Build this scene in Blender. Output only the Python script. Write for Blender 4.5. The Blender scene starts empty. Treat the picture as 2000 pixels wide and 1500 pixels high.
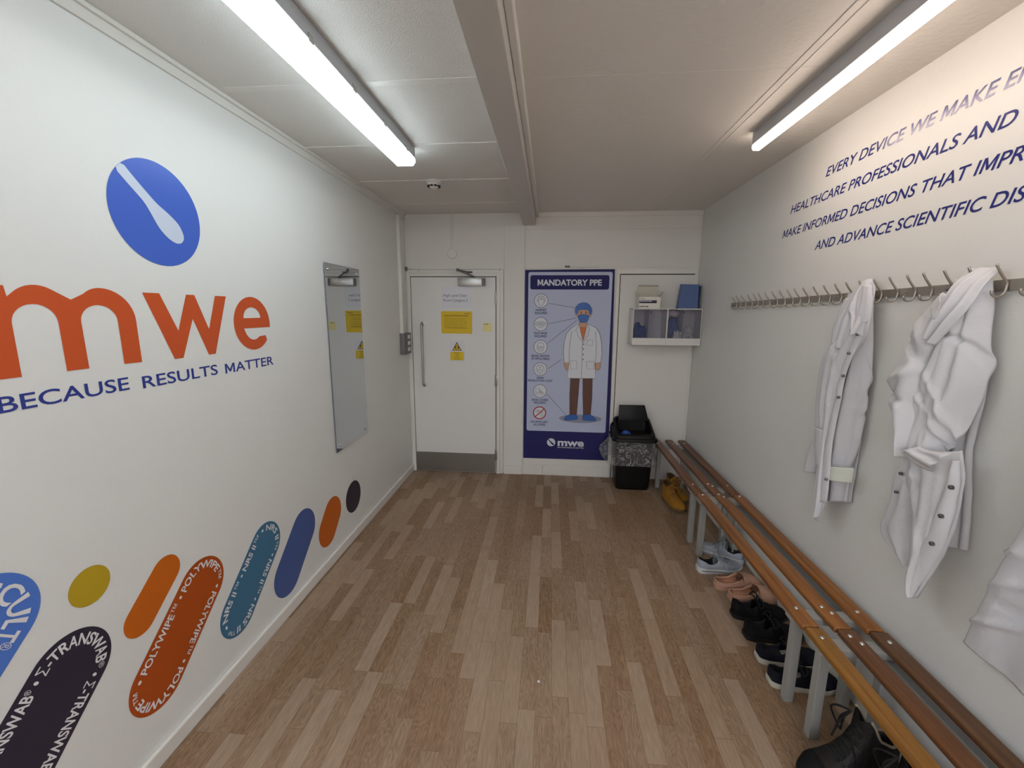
import bpy, bmesh, math, random
import numpy as np
from mathutils import Vector, Matrix, noise

# ------------------------------------------------------------------ camera, light, exposure
sc = bpy.context.scene
C = sc.collection
random.seed(7)
XL, XR, YB, H = -1.416, 1.360, 4.141, 2.572
CAM_H, F_PX, YAW, PITCH, ROLL = 1.6751, 820.34, -0.0886, -0.1740, 0.0062
_f = Vector((math.sin(YAW)*math.cos(PITCH), math.cos(YAW)*math.cos(PITCH), math.sin(PITCH)))
_r0 = Vector((math.cos(YAW), -math.sin(YAW), 0)); _u0 = _r0.cross(_f)
_r = _r0*math.cos(ROLL) + _u0*math.sin(ROLL); _u = -_r0*math.sin(ROLL) + _u0*math.cos(ROLL)
cam_data = bpy.data.cameras.new('camera')
cam_data.sensor_fit = 'HORIZONTAL'; cam_data.sensor_width = 36
cam_data.lens = 36*F_PX/2000; cam_data.clip_start = 0.02
cam = bpy.data.objects.new('camera', cam_data); C.objects.link(cam)
cam.matrix_world = Matrix(((_r.x, _u.x, -_f.x, 0), (_r.y, _u.y, -_f.y, 0), (_r.z, _u.z, -_f.z, CAM_H), (0, 0, 0, 1)))
sc.camera = cam
world = bpy.data.worlds.new('world'); sc.world = world; world.use_nodes = True
world.node_tree.nodes['Background'].inputs[0].default_value = (0.9, 0.95, 1, 1)
world.node_tree.nodes['Background'].inputs[1].default_value = 0.0
sc.view_settings.view_transform = 'Standard'; sc.view_settings.look = 'None'
sc.view_settings.gamma = 1; sc.view_settings.use_curve_mapping = False
sc.view_settings.exposure = 0.05
LED_COOL, LED_COOL_W = (0.806, 0.946, 1.0), 11.6     # wide batten over the left side
LED_WARM, LED_WARM_W = (1.0, 0.8125, 0.6875), 18.7     # slim batten over the right side
FILL_MID, FILL_MID_W = (0.914, 0.95, 1.0), 6.5     # added fill pair over the camera, unseen, only to brighten the room
FILL_REAR, FILL_REAR_W = (0.85, 0.885, 1.0), 40.0     # added unseen fill behind the camera, lifts the far walls and door

# ------------------------------------------------------------------ helpers
def lin(c):
    return tuple((v/255/12.92 if v/255 <= .04045 else ((v/255+.055)/1.055)**2.4) for v in c)

def mat(name, rgb, rough=.5, metal=0., var=0., vscale=8., bump=0., bscale=60., spec=.5, alpha=None, stretch=None, coat=0.):
    m = bpy.data.materials.new(name); m.use_nodes = True
    nt = m.node_tree; b = nt.nodes['Principled BSDF']
    col = lin(rgb)+(1,)
    b.inputs['Base Color'].default_value = col
    b.inputs['Roughness'].default_value = rough; b.inputs['Metallic'].default_value = metal
    b.inputs['Specular IOR Level'].default_value = spec
    b.inputs['Coat Weight'].default_value = coat
    tc = nt.nodes.new('ShaderNodeTexCoord'); vec = tc.outputs['Object']
    if stretch:
        mp = nt.nodes.new('ShaderNodeMapping'); mp.inputs['Scale'].default_value = stretch
        nt.links.new(vec, mp.inputs['Vector']); vec = mp.outputs['Vector']
    if var:
        n = nt.nodes.new('ShaderNodeTexNoise'); n.inputs['Scale'].default_value = vscale; n.inputs['Detail'].default_value = 5
        nt.links.new(vec, n.inputs['Vector'])
        mx = nt.nodes.new('ShaderNodeMix'); mx.data_type = 'RGBA'
        mx.inputs['A'].default_value = tuple(v*(1-var) for v in col[:3])+(1,)
        mx.inputs['B'].default_value = tuple(min(1, v*(1+var)) for v in col[:3])+(1,)
        nt.links.new(n.outputs['Fac'], mx.inputs['Factor']); nt.links.new(mx.outputs['Result'], b.inputs['Base Color'])
    if bump:
        n2 = nt.nodes.new('ShaderNodeTexNoise'); n2.inputs['Scale'].default_value = bscale; n2.inputs['Detail'].default_value = 4
        nt.links.new(vec, n2.inputs['Vector'])
        bp = nt.nodes.new('ShaderNodeBump'); bp.inputs['Strength'].default_value = bump; bp.inputs['Distance'].default_value = .01
        nt.links.new(n2.outputs['Fac'], bp.inputs['Height']); nt.links.new(bp.outputs['Normal'], b.inputs['Normal'])
    return m

def emit(name, rgb, w):
    m = bpy.data.materials.new(name); m.use_nodes = True; nt = m.node_tree
    nt.nodes.remove(nt.nodes['Principled BSDF'])
    e = nt.nodes.new('ShaderNodeEmission'); e.inputs[0].default_value = tuple(rgb)+(1,); e.inputs[1].default_value = w
    nt.links.new(e.outputs[0], nt.nodes['Material Output'].inputs[0]); return m

ORG = {}
def add_to(m2, bm):
    """append bm2 geometry into bm"""
    tmp = bpy.data.meshes.new('t'); m2.to_mesh(tmp); bm.from_mesh(tmp); bpy.data.meshes.remove(tmp); m2.free()

def tag(o, label=None, cat=None, group=None, kind=None):
    if label: o['label'] = label
    if cat: o['category'] = cat
    if group: o['group'] = group
    if kind: o['kind'] = kind
    return o

def thing(name, label, cat, loc=(0, 0, 0), group=None, rotz=0, kind=None):
    o = bpy.data.objects.new(name, None); C.objects.link(o); o.empty_display_size = .05
    o.location = loc; o.rotation_euler = (0, 0, rotz); ORG[o] = Vector(loc)
    return tag(o, label, cat, group, kind)

def obj(name, bm, m, parent=None, smooth=False, local=False, label=None, cat=None, group=None, kind=None, flip=True):
    """one mesh object; vertices are given in world space unless local"""
    if flip: bmesh.ops.recalc_face_normals(bm, faces=bm.faces)
    if parent is not None: org = ORG.get(parent, Vector((0, 0, 0)))
    else:
        if local: org = Vector((0, 0, 0))
        else:
            lo = Vector((min(v.co.x for v in bm.verts), min(v.co.y for v in bm.verts), min(v.co.z for v in bm.verts)))
            hi = Vector((max(v.co.x for v in bm.verts), max(v.co.y for v in bm.verts), max(v.co.z for v in bm.verts)))
            org = Vector(((lo.x+hi.x)/2, (lo.y+hi.y)/2, lo.z))
    if not local:
        for v in bm.verts: v.co -= org
    me = bpy.data.meshes.new(name); bm.to_mesh(me); bm.free()
    for mm in (m if isinstance(m, (list, tuple)) else [m]): me.materials.append(mm)
    if smooth:
        me.polygons.foreach_set('use_smooth', [True]*len(me.polygons))
        if smooth != 'all': me.set_sharp_from_angle(angle=math.radians(smooth if smooth is not True else 40))
    o = bpy.data.objects.new(name, me); C.objects.link(o)
    if parent is not None: o.parent = parent
    elif not local: o.location = org
    ORG[o] = org
    return tag(o, label, cat, group, kind)

def struct(name, bm, m, parent=None, smooth=False, label=None):
    return obj(name, bm, m, parent, smooth, label=label, kind=None if parent else 'structure')

def BM(): return bmesh.new()

def box(bm, lo, hi, bev=0., seg=2, mi=0):
    b = bmesh.new()
    c = [(lo[i]+hi[i])/2 for i in range(3)]; s = [abs(hi[i]-lo[i]) for i in range(3)]
    bmesh.ops.create_cube(b, size=1, matrix=Matrix.Translation(c) @ Matrix.Diagonal((s[0], s[1], s[2], 1)))
    if bev: bmesh.ops.bevel(b, geom=list(b.edges), offset=min(bev, min(s)*.45), segments=seg, profile=.5, affect='EDGES')
    for f in b.faces: f.material_index = mi
    add_to(b, bm); return bm

def hexa(bm, p, bev=0., mi=0):
    """8 corners: bottom ring 4 then top ring 4"""
    b = bmesh.new(); v = [b.verts.new(q) for q in p]
    for f in ((3, 2, 1, 0), (4, 5, 6, 7), (0, 1, 5, 4), (1, 2, 6, 5), (2, 3, 7, 6), (3, 0, 4, 7)): b.faces.new([v[i] for i in f])
    bmesh.ops.recalc_face_normals(b, faces=b.faces)
    if bev: bmesh.ops.bevel(b, geom=list(b.edges), offset=bev, segments=2, profile=.5, affect='EDGES')
    for f in b.faces: f.material_index = mi
    add_to(b, bm); return bm

def frame_of(d):
    d = d.normalized(); a = Vector((0, 0, 1)) if abs(d.z) < .9 else Vector((1, 0, 0))
    n = d.cross(a).normalized(); return n, d.cross(n)

def tube(bm, pts, r, n=8, cap=True, closed=False):
    pts = [Vector(p) for p in pts]; k = len(pts); rings = []
    rr = r if isinstance(r, (list, tuple)) else [r]*k
    nrm = None
    for i, p in enumerate(pts):
        a = pts[i-1] if (i > 0 or closed) else p; c = pts[(i+1) % k] if (i < k-1 or closed) else p
        d = (c-a)
        if d.length < 1e-9: d = Vector((0, 0, 1))
        d.normalize()
        if nrm is None: nrm, _ = frame_of(d)
        else:
            nrm = nrm - d*nrm.dot(d)
            if nrm.length < 1e-6: nrm, _ = frame_of(d)
            nrm.normalize()
        b2 = d.cross(nrm)
        rings.append([bm.verts.new(p+(nrm*math.cos(2*math.pi*j/n)+b2*math.sin(2*math.pi*j/n))*rr[i]) for j in range(n)])
    for i in range(k if closed else k-1):
        A, B = rings[i], rings[(i+1) % k]
        for j in range(n): bm.faces.new((A[j], A[(j+1) % n], B[(j+1) % n], B[j]))
    if cap and not closed:
        bm.faces.new(list(reversed(rings[0]))); bm.faces.new(rings[-1])
    return bm

def cyl(bm, a, b, r, n=16, r2=None): return tube(bm, [a, b], [r, r if r2 is None else r2], n)

def lathe(bm, prof, org, axis=(0, 0, 1), n=24):
    """prof: (radius, height) pairs along axis"""
    ax = Vector(axis).normalized(); u, w = frame_of(ax); o = Vector(org); rings = []
    for r, h in prof:
        if r < 1e-6: rings.append([bm.verts.new(o+ax*h)])
        else: rings.append([bm.verts.new(o+ax*h+(u*math.cos(2*math.pi*j/n)+w*math.sin(2*math.pi*j/n))*r) for j in range(n)])
    for A, B in zip(rings, rings[1:]):
        for j in range(n):
            q = [A[j % len(A)], A[(j+1) % len(A)], B[(j+1) % len(B)], B[j % len(B)]]
            q = list(dict.fromkeys(q))
            if len(q) > 2: bm.faces.new(q)
    return bm

def smooth_path(pts, n=6, closed=False):
    P = [Vector(p) for p in pts]; out = []; k = len(P)
    for i in range(k if closed else k-1):
        p0 = P[(i-1) % k] if (closed or i > 0) else P[0]; p1 = P[i]; p2 = P[(i+1) % k]
        p3 = P[(i+2) % k] if (closed or i+2 < k) else P[-1]
        for j in range(n):
            t = j/n
            out.append(.5*((2*p1)+(p2-p0)*t+(2*p0-5*p1+4*p2-p3)*t*t+(3*p1-p0-3*p2+p3)*t**3))
    if not closed: out.append(P[-1])
    return out

# flat work on a wall: a plane maps (a, b) to a point, lifted off the wall by d
def on_left(a, b, d=0.): return Vector((XL+d, a, b))
def on_right(a, b, d=0.): return Vector((XR-d, -a, b))          # a = -y
def on_back(a, b, d=0.): return Vector((a, YB-d, b))

def flat(bm, plane, pts, d, mi=0, th=0.):
    """filled polygon on a plane, with an edge thickness th down towards the wall"""
    pts = [q for i, q in enumerate(pts) if abs(q[0]-pts[i-1][0])+abs(q[1]-pts[i-1][1]) > 1e-6]
    v = [bm.verts.new(plane(a, b, d)) for a, b in pts]
    es = [bm.edges.new((v[i], v[(i+1) % len(v)])) for i in range(len(v))]
    r = bmesh.ops.triangle_fill(bm, edges=es, use_beauty=True, use_dissolve=False)
    nrm = plane(0, 0, 1)-plane(0, 0, 0)
    for f in [g for g in r['geom'] if isinstance(g, bmesh.types.BMFace)]:
        f.normal_update(); f.material_index = mi
        if f.normal.dot(nrm) < 0: f.normal_flip()
    if th:
        w = [bm.verts.new(plane(a, b, d-th)) for a, b in pts]
        for i in range(len(v)):
            f = bm.faces.new((v[i], v[(i+1) % len(v)], w[(i+1) % len(v)], w[i])); f.material_index = mi
    return bm

def ring_flat(bm, plane, outer, inner, d, mi=0):
    n = len(outer); A = [bm.verts.new(plane(*p, d)) for p in outer]; B = [bm.verts.new(plane(*p, d)) for p in inner]
    nrm = plane(0, 0, 1)-plane(0, 0, 0)
    for i in range(n):
        f = bm.faces.new((A[i], A[(i+1) % n], B[(i+1) % n], B[i])); f.normal_update(); f.material_index = mi
        if f.normal.dot(nrm) < 0: f.normal_flip()

def circle(c, r, n=48, ry=None): return [(c[0]+r*math.cos(2*math.pi*i/n), c[1]+(ry or r)*math.sin(2*math.pi*i/n)) for i in range(n)]

def rrect(x0, z0, x1, z1, r, n=6):
    o = []
    for cx, cz, a0 in ((x1-r, z1-r, 0), (x0+r, z1-r, 90), (x0+r, z0+r, 180), (x1-r, z0+r, 270)):
        for i in range(n+1):
            a = math.radians(a0+90*i/n); o.append((cx+r*math.cos(a), cz+r*math.sin(a)))
    return o

def stroke(bm, plane, pts, w, d, mi=0, closed=False):
    P = [Vector((p[0], p[1])) for p in pts]; k = len(P); L, R = [], []
    for i in range(k):
        a = P[i-1] if (i > 0 or closed) else P[i]; c = P[(i+1) % k] if (i < k-1 or closed) else P[i]
        t = (c-a).normalized(); n = Vector((-t.y, t.x))*w/2
        L.append(bm.verts.new(plane(P[i].x+n.x, P[i].y+n.y, d))); R.append(bm.verts.new(plane(P[i].x-n.x, P[i].y-n.y, d)))
    nrm = plane(0, 0, 1)-plane(0, 0, 0)
    for i in range(k if closed else k-1):
        j = (i+1) % k; f = bm.faces.new((L[i], R[i], R[j], L[j])); f.normal_update(); f.material_index = mi
        if f.normal.dot(nrm) < 0: f.normal_flip()

_tc, _ta = {}, {}
def _raw(s, bold, shear):
    k = (s, bold, shear)
    if k not in _tc:
        c = bpy.data.curves.new('t', 'FONT'); c.body = s; c.size = 1; c.offset = bold; c.shear = shear; c.resolution_u = 4
        o = bpy.data.objects.new('t', c); C.objects.link(o); bpy.context.view_layer.update()
        me = bpy.data.meshes.new_from_object(o.evaluated_get(bpy.context.evaluated_depsgraph_get()))
        _tc[k] = ([(v.co.x, v.co.y) for v in me.vertices], [tuple(p.vertices) for p in me.polygons])
        bpy.data.objects.remove(o); bpy.data.curves.remove(c); bpy.data.meshes.remove(me)
    return _tc[k]
def advance(ch):
    if ch not in _ta:
        w = lambda s: (lambda V: max(v[0] for v in V)-min(v[0] for v in V))(_raw(s, 0, 0)[0])
        _ta[ch] = w('|'+ch+'|')-w('||')
    return _ta[ch]
def letter_m(bold, shear):
    v = _raw('M', 0, 0)[0]; x0, x1 = min(q[0] for q in v)-bold, max(q[0] for q in v)+bold
    h, t, c = .682+bold, .095+2*bold, (x0+x1)/2; y0 = -bold
    P = [(x0, y0), (x0, h), (x0+t*1.15, h), (c, .27), (x1-t*1.15, h), (x1, h), (x1, y0), (x1-t, y0), (x1-t, .50-bold), (c+.042+bold*.5, .09), (c-.042-bold*.5, .09), (x0+t, .50-bold), (x0+t, y0)]
    tri = [(0, 1, 11), (0, 11, 12), (1, 2, 11), (2, 10, 11), (2, 3, 10), (3, 9, 10), (3, 4, 9), (4, 8, 9), (4, 5, 8), (5, 6, 8), (6, 7, 8)]
    return [(a+shear*b, b) for a, b in P], tri
def glyphs(s, bold=0., shear=0.):
    """letters of a line laid side by side, each heavier by bold; (r) marks are small and raised"""
    V, F, x = [], [], 0.
    for ch in s:
        if ch != ' ':
            k, dy = (.52, .33) if ch == '\u00ae' else (1, 0)
            v, f = _raw(ch, 0 if ch in '\u03a3\u00ae\u2122' else bold, shear) if ch != 'M' or not bold else letter_m(bold, shear); n = len(V)
            V += [(x+a*k+dy*shear, b*k+dy) for a, b in v]; F += [tuple(i+n for i in q) for q in f]
            x += advance(ch)*k
        else: x += advance(ch)
    return V, F
def span(s): return sum(advance(c)*(.52 if c == '\u00ae' else 1) for c in s)
CAP = .682
def text(bm, plane, s, x, z, cap, d, width=None, sx=None, bold=0., shear=0., mi=0, align='L', warp=None):
    V, F = glyphs(s, bold, shear)
    x0 = min(v[0] for v in V); x1 = max(v[0] for v in V); sy = cap/CAP
    kx = width/(x1-x0) if width else (sx or sy)
    off = {'L': 0, 'C': -(x1-x0)*kx/2, 'R': -(x1-x0)*kx}[align]
    vs = []
    for a, b in V:
        p, q = (a-x0)*kx+off, b*sy
        vs.append(bm.verts.new(plane(*warp(p, q), d) if warp else plane(x+p, z+q, d)))
    nrm = plane(0, 0, 1)-plane(0, 0, 0)
    for f in F:
        g = bm.faces.new([vs[i] for i in f]); g.normal_update(); g.material_index = mi
        if g.normal.dot(nrm) < 0: g.normal_flip()

def copy_tree(o, parent=None):
    c = o.copy(); C.objects.link(c)
    if parent is not None: c.parent = parent
    for ch in list(o.children): copy_tree(ch, c)
    return c

# ------------------------------------------------------------------ materials
def wall_paint(name, rgb, bump=.12, bs=35):
    return mat(name, rgb, rough=.55, var=.025, vscale=2.2, bump=bump, bscale=bs, spec=.3)
M = {}
M['wall'] = wall_paint('white wall paint', (229, 229, 225))
M['wall_back'] = wall_paint('white back wall paint', (227, 224, 218))
M['ceiling'] = mat('textured ceiling paint', (226, 223, 217), rough=.7, var=.03, vscale=3, bump=.32, bscale=190, spec=.2)
M['ceiling_smooth'] = mat('smooth ceiling paint', (226, 222, 215), rough=.6, var=.02, vscale=3, bump=.25, bscale=45, spec=.25)
M['trim'] = mat('white gloss trim', (226, 223, 216), rough=.35, var=.02, vscale=5)
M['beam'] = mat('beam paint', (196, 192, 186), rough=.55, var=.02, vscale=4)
M['door'] = mat('white door paint', (228, 226, 222), rough=.4, var=.012, vscale=3)
M['gap'] = mat('dark gap', (45, 42, 40), rough=.9)
M['steel'] = mat('brushed steel', (176, 174, 170), rough=.36, metal=1, var=.1, vscale=30, stretch=(1, 1, 14))
M['steel_bright'] = mat('polished steel', (205, 203, 198), rough=.22, metal=1, var=.04, vscale=20)
M['kick'] = mat('brushed kick plate steel', (150, 147, 143), rough=.42, metal=1, var=.12, vscale=40, stretch=(1, 1, 30))
M['rail'] = mat('satin steel rail', (186, 180, 170), rough=.45, metal=1, var=.12, vscale=25, stretch=(1, 6, 30))
M['chrome'] = mat('chrome', (225, 225, 225), rough=.08, metal=1)
M['mirror'] = mat('silvered mirror glass', (205, 210, 212), rough=.012, metal=1)
M['glass_edge'] = mat('glass edge', (95, 105, 125), rough=.15, spec=.7)
M['plastic_w'] = mat('white plastic', (226, 224, 218), rough=.4, var=.02)
M['plastic_g'] = mat('grey plastic', (112, 112, 112), rough=.5, var=.04)
M['black'] = mat('black plastic', (13, 13, 14), rough=.45, spec=.3, var=.1, vscale=30, bump=.05, bscale=300)
M['black_dark'] = mat('black plastic inside', (8, 8, 9), rough=.6)
M['navy'] = mat('navy print', (46, 46, 98), rough=.55, spec=.15)
M['lilac'] = mat('pale blue print', (190, 197, 221), rough=.5, spec=.2)
M['white_print'] = mat('white print', (222, 224, 230), rough=.4, spec=.4)
M['line'] = mat('dark line print', (42, 40, 66), rough=.5)
M['letter_white'] = mat('white vinyl letters', (232, 230, 232), rough=.4)
M['vin_blue'] = mat('blue vinyl', (71, 104, 199), rough=.3, spec=.45, bump=.02, bscale=20)
M['vin_swab'] = mat('pale vinyl', (205, 214, 232), rough=.35)
M['vin_red'] = mat('orange red vinyl', (203, 86, 41), rough=.35, spec=.4)
M['vin_text'] = mat('indigo vinyl letters', (48, 62, 142), rough=.3, spec=.5)
M['vin_text2'] = mat('dark indigo vinyl letters', (44, 50, 122), rough=.22, spec=.6)
M['pill_orange'] = mat('amber vinyl', (200, 101, 21), rough=.35, spec=.4)
M['pill_orange2'] = mat('burnt orange vinyl', (196, 96, 24), rough=.35, spec=.4)
M['pill_red'] = mat('rust red vinyl', (175, 76, 17), rough=.35, spec=.4)
M['pill_teal'] = mat('teal blue vinyl', (63, 115, 148), rough=.35, spec=.4)
M['pill_blue'] = mat('cobalt vinyl', (70, 94, 153), rough=.35, spec=.4)
M['pill_cult'] = mat('light cobalt vinyl', (80, 122, 205), rough=.35, spec=.4)
M['pill_navy'] = mat('dark aubergine vinyl', (48, 42, 59), rough=.35, spec=.4)
M['pill_yellow'] = mat('mustard vinyl', (188, 158, 38), rough=.35, spec=.4)
M['yellow_sign'] = mat('yellow sign', (226, 192, 16), rough=.4)
M['yellow_dull'] = mat('yellow card', (222, 188, 14), rough=.5)
M['paper'] = mat('laminated paper', (226, 226, 232), rough=.25, spec=.5, bump=.05, bscale=30)
M['note'] = mat('pale yellow note', (232, 222, 150), rough=.6)
M['grey_ink'] = mat('grey ink', (96, 96, 104), rough=.6)
M['brown_ink'] = mat('brown ink', (140, 110, 18), rough=.6)
M['black_ink'] = mat('black ink', (28, 26, 20), rough=.6)
M['frame_grey'] = mat('grey painted steel', (158, 158, 153), rough=.45, var=.03, vscale=12)
M['coat'] = mat('white coat cotton', (214, 214, 218), rough=.8, var=.03, vscale=14, bump=.18, bscale=70, spec=.15)
M['coat2'] = mat('white coat polycotton', (216, 215, 217), rough=.75, var=.03, vscale=14, bump=.18, bscale=60, spec=.18)
M['cuff'] = mat('pale knitted cuff', (222, 228, 214), rough=.85, bump=.3, bscale=220)
M['stud'] = mat('dull press stud', (118, 116, 112), rough=.35, metal=.8)
M['blue_foam'] = mat('blue polythene', (26, 74, 152), rough=.45, var=.12, vscale=40, bump=.5, bscale=50)
M['blue_card'] = mat('blue folder card', (80, 104, 152), rough=.55, var=.03)
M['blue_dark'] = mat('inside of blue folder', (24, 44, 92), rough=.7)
M['net_white'] = mat('white gauze', (226, 226, 218), rough=.8, bump=.5, bscale=60)
M['net_pink'] = mat('pale pink gauze', (226, 208, 212), rough=.8, bump=.5, bscale=60)
M['card_w'] = mat('white carton', (232, 228, 216), rough=.6, var=.015)
M['card_in'] = mat('carton inside', (205, 198, 182), rough=.7)
M['tan'] = mat('tan nubuck', (160, 112, 38), rough=.75, var=.18, vscale=22, bump=.25, bscale=90, spec=.2)
M['tan_dark'] = mat('brown collar padding', (82, 56, 28), rough=.8)
M['sole_brown'] = mat('brown rubber', (104, 82, 52), rough=.7, var=.1)
M['gum'] = mat('gum lace', (150, 104, 46), rough=.7)
M['trainer'] = mat('grey mesh', (158, 164, 174), rough=.75, var=.08, vscale=50, bump=.3, bscale=260)
M['trainer_pale'] = mat('pale grey overlay', (190, 196, 202), rough=.6)
M['trainer_sole'] = mat('white foam sole', (205, 208, 210), rough=.6, var=.05)
M['dark_lining'] = mat('dark lining', (24, 24, 29), rough=.9)
M['clog'] = mat('beige foam', (196, 152, 128), rough=.6, var=.06, vscale=18, bump=.08, bscale=120)
M['clog_in'] = mat('beige foam insole', (182, 132, 104), rough=.7)
M['shoe_black'] = mat('black suede', (16, 16, 18), rough=.75, var=.25, vscale=30, bump=.25, bscale=120, spec=.25)
M['shoe_black2'] = mat('black knit', (18, 18, 21), rough=.8, var=.25, vscale=50, bump=.3, bscale=180, spec=.2)
M['navy_canvas'] = mat('navy canvas', (20, 22, 34), rough=.8, var=.2, vscale=40, bump=.3, bscale=200, spec=.2)
M['sole_black'] = mat('black rubber', (20, 20, 21), rough=.6)
M['sole_white'] = mat('off white rubber', (196, 192, 178), rough=.6, var=.1)
M['lace_black'] = mat('black lace', (18, 18, 19), rough=.8)
M['lace_grey'] = mat('grey lace', (150, 155, 162), rough=.8)
M['boot_black'] = mat('scuffed black leather', (26, 24, 23), rough=.55, var=.5, vscale=16, bump=.3, bscale=60, spec=.35)
M['fleece'] = mat('pale lining edge', (150, 138, 118), rough=.9)
M['led_cool'] = emit('cool led diffuser', LED_COOL, LED_COOL_W)
M['led_warm'] = emit('warm led diffuser', LED_WARM, LED_WARM_W)
M['fill_rear'] = emit('added rear fill light', FILL_REAR, FILL_REAR_W)
M['fill_mid'] = emit('added middle fill light', FILL_MID, FILL_MID_W)
M['fit_body'] = mat('light fitting body', (196, 198, 202), rough=.45)

def plank_material():
    m = bpy.data.materials.new('oak strip vinyl'); m.use_nodes = True; nt = m.node_tree; b = nt.nodes['Principled BSDF']
    N = nt.nodes.new; Lk = nt.links.new
    def math_(op, a, bb=None, c=None):
        n = N('ShaderNodeMath'); n.operation = op
        for i, v in enumerate((a, bb, c)):
            if v is None: continue
            if isinstance(v, (int, float)): n.inputs[i].default_value = v
            else: Lk(v, n.inputs[i])
        return n.outputs[0]
    tc = N('ShaderNodeTexCoord'); sp = N('ShaderNodeSeparateXYZ'); Lk(tc.outputs['Object'], sp.inputs[0])
    x, y = sp.outputs[0], sp.outputs[1]
    u = math_('DIVIDE', x, .0715); row = math_('FLOOR', u)
    w1 = N('ShaderNodeTexWhiteNoise'); w1.noise_dimensions = '1D'; Lk(row, w1.inputs['W'])
    v = math_('ADD', math_('DIVIDE', y, .47), math_('MULTIPLY', w1.outputs['Value'], 9.7)); cell = math_('FLOOR', v)
    cm = N('ShaderNodeCombineXYZ'); Lk(row, cm.inputs[0]); Lk(cell, cm.inputs[1])
    w2 = N('ShaderNodeTexWhiteNoise'); w2.noise_dimensions = '2D'; Lk(cm.outputs[0], w2.inputs['Vector'])
    idv = w2.outputs['Value']
    # grain coordinates, shifted per strip
    gx = math_('ADD', math_('MULTIPLY', x, 1.0), math_('MULTIPLY', idv, 37.0))
    gy = math_('ADD', math_('MULTIPLY', y, .09), math_('MULTIPLY', idv, 11.0))
    gc = N('ShaderNodeCombineXYZ'); Lk(gx, gc.inputs[0]); Lk(gy, gc.inputs[1]); Lk(idv, gc.inputs[2])
    n1 = N('ShaderNodeTexNoise'); n1.inputs['Scale'].default_value = 170; n1.inputs['Detail'].default_value = 4; Lk(gc.outputs[0], n1.inputs['Vector'])
    # cathedral figure: distorted rings
    cy = math_('MULTIPLY', y, .28); c2 = N('ShaderNodeCombineXYZ'); Lk(gx, c2.inputs[0]); Lk(math_('ADD', cy, math_('MULTIPLY', idv, 5.0)), c2.inputs[1])
    n2 = N('ShaderNodeTexNoise'); n2.inputs['Scale'].default_value = 14; n2.inputs['Detail'].default_value = 2; Lk(c2.outputs[0], n2.inputs['Vector'])
    rings = math_('SINE', math_('MULTIPLY', n2.outputs['Fac'], 95.0))
    fig = math_('MULTIPLY', math_('ADD', math_('MULTIPLY', rings, .5), .5), math_('GREATER_THAN', w2.outputs['Value'], .35))
    tone = math_('ADD', math_('MULTIPLY_ADD', idv, .26, .12), math_('ADD', math_('MULTIPLY', n1.outputs['Fac'], .62), math_('MULTIPLY', fig, .16)))
    n3 = N('ShaderNodeTexNoise'); n3.inputs['Scale'].default_value = 1.3; Lk(tc.outputs['Object'], n3.inputs['Vector'])
    tone = math_('ADD', tone, math_('MULTIPLY', math_('SUBTRACT', n3.outputs['Fac'], .5), .35))
    cr = N('ShaderNodeValToRGB'); Lk(tone, cr.inputs[0])
    e = cr.color_ramp.elements; e[0].position = .22; e[0].color = lin((178, 152, 126))+(1,); e[1].position = .95; e[1].color = lin((118, 93, 71))+(1,)
    k = e.new(.58); k.color = lin((153, 127, 103))+(1,)
    # a little hue drift per strip, then joints
    hs = N('ShaderNodeHueSaturation'); Lk(cr.outputs[0], hs.inputs['Color'])
    Lk(math_('ADD', .9, math_('MULTIPLY', w2.outputs['Value'], .2)), hs.inputs['Saturation'])
    fu = math_('FRACT', u); fv = math_('FRACT', v)
    ju = math_('LESS_THAN', math_('MINIMUM', fu, math_('SUBTRACT', 1, fu)), .014)
    jv = math_('LESS_THAN', math_('MINIMUM', fv, math_('SUBTRACT', 1, fv)), .0026)
    jo = math_('MAXIMUM', ju, jv)
    mx = N('ShaderNodeMix'); mx.data_type = 'RGBA'; Lk(hs.outputs[0], mx.inputs['A']); mx.inputs['B'].default_value = lin((112, 90, 70))+(1,)
    Lk(math_('MULTIPLY', jo, .65), mx.inputs['Factor']); Lk(mx.outputs['Result'], b.inputs['Base Color'])
    b.inputs['Roughness'].default_value = .5; b.inputs['Specular IOR Level'].default_value = .35
    bp = N('ShaderNodeBump'); bp.inputs['Strength'].default_value = .15; bp.inputs['Distance'].default_value = .003
    Lk(n1.outputs['Fac'], bp.inputs['Height']); Lk(bp.outputs['Normal'], b.inputs['Normal'])
    return m
M['floor'] = plank_material()

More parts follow.
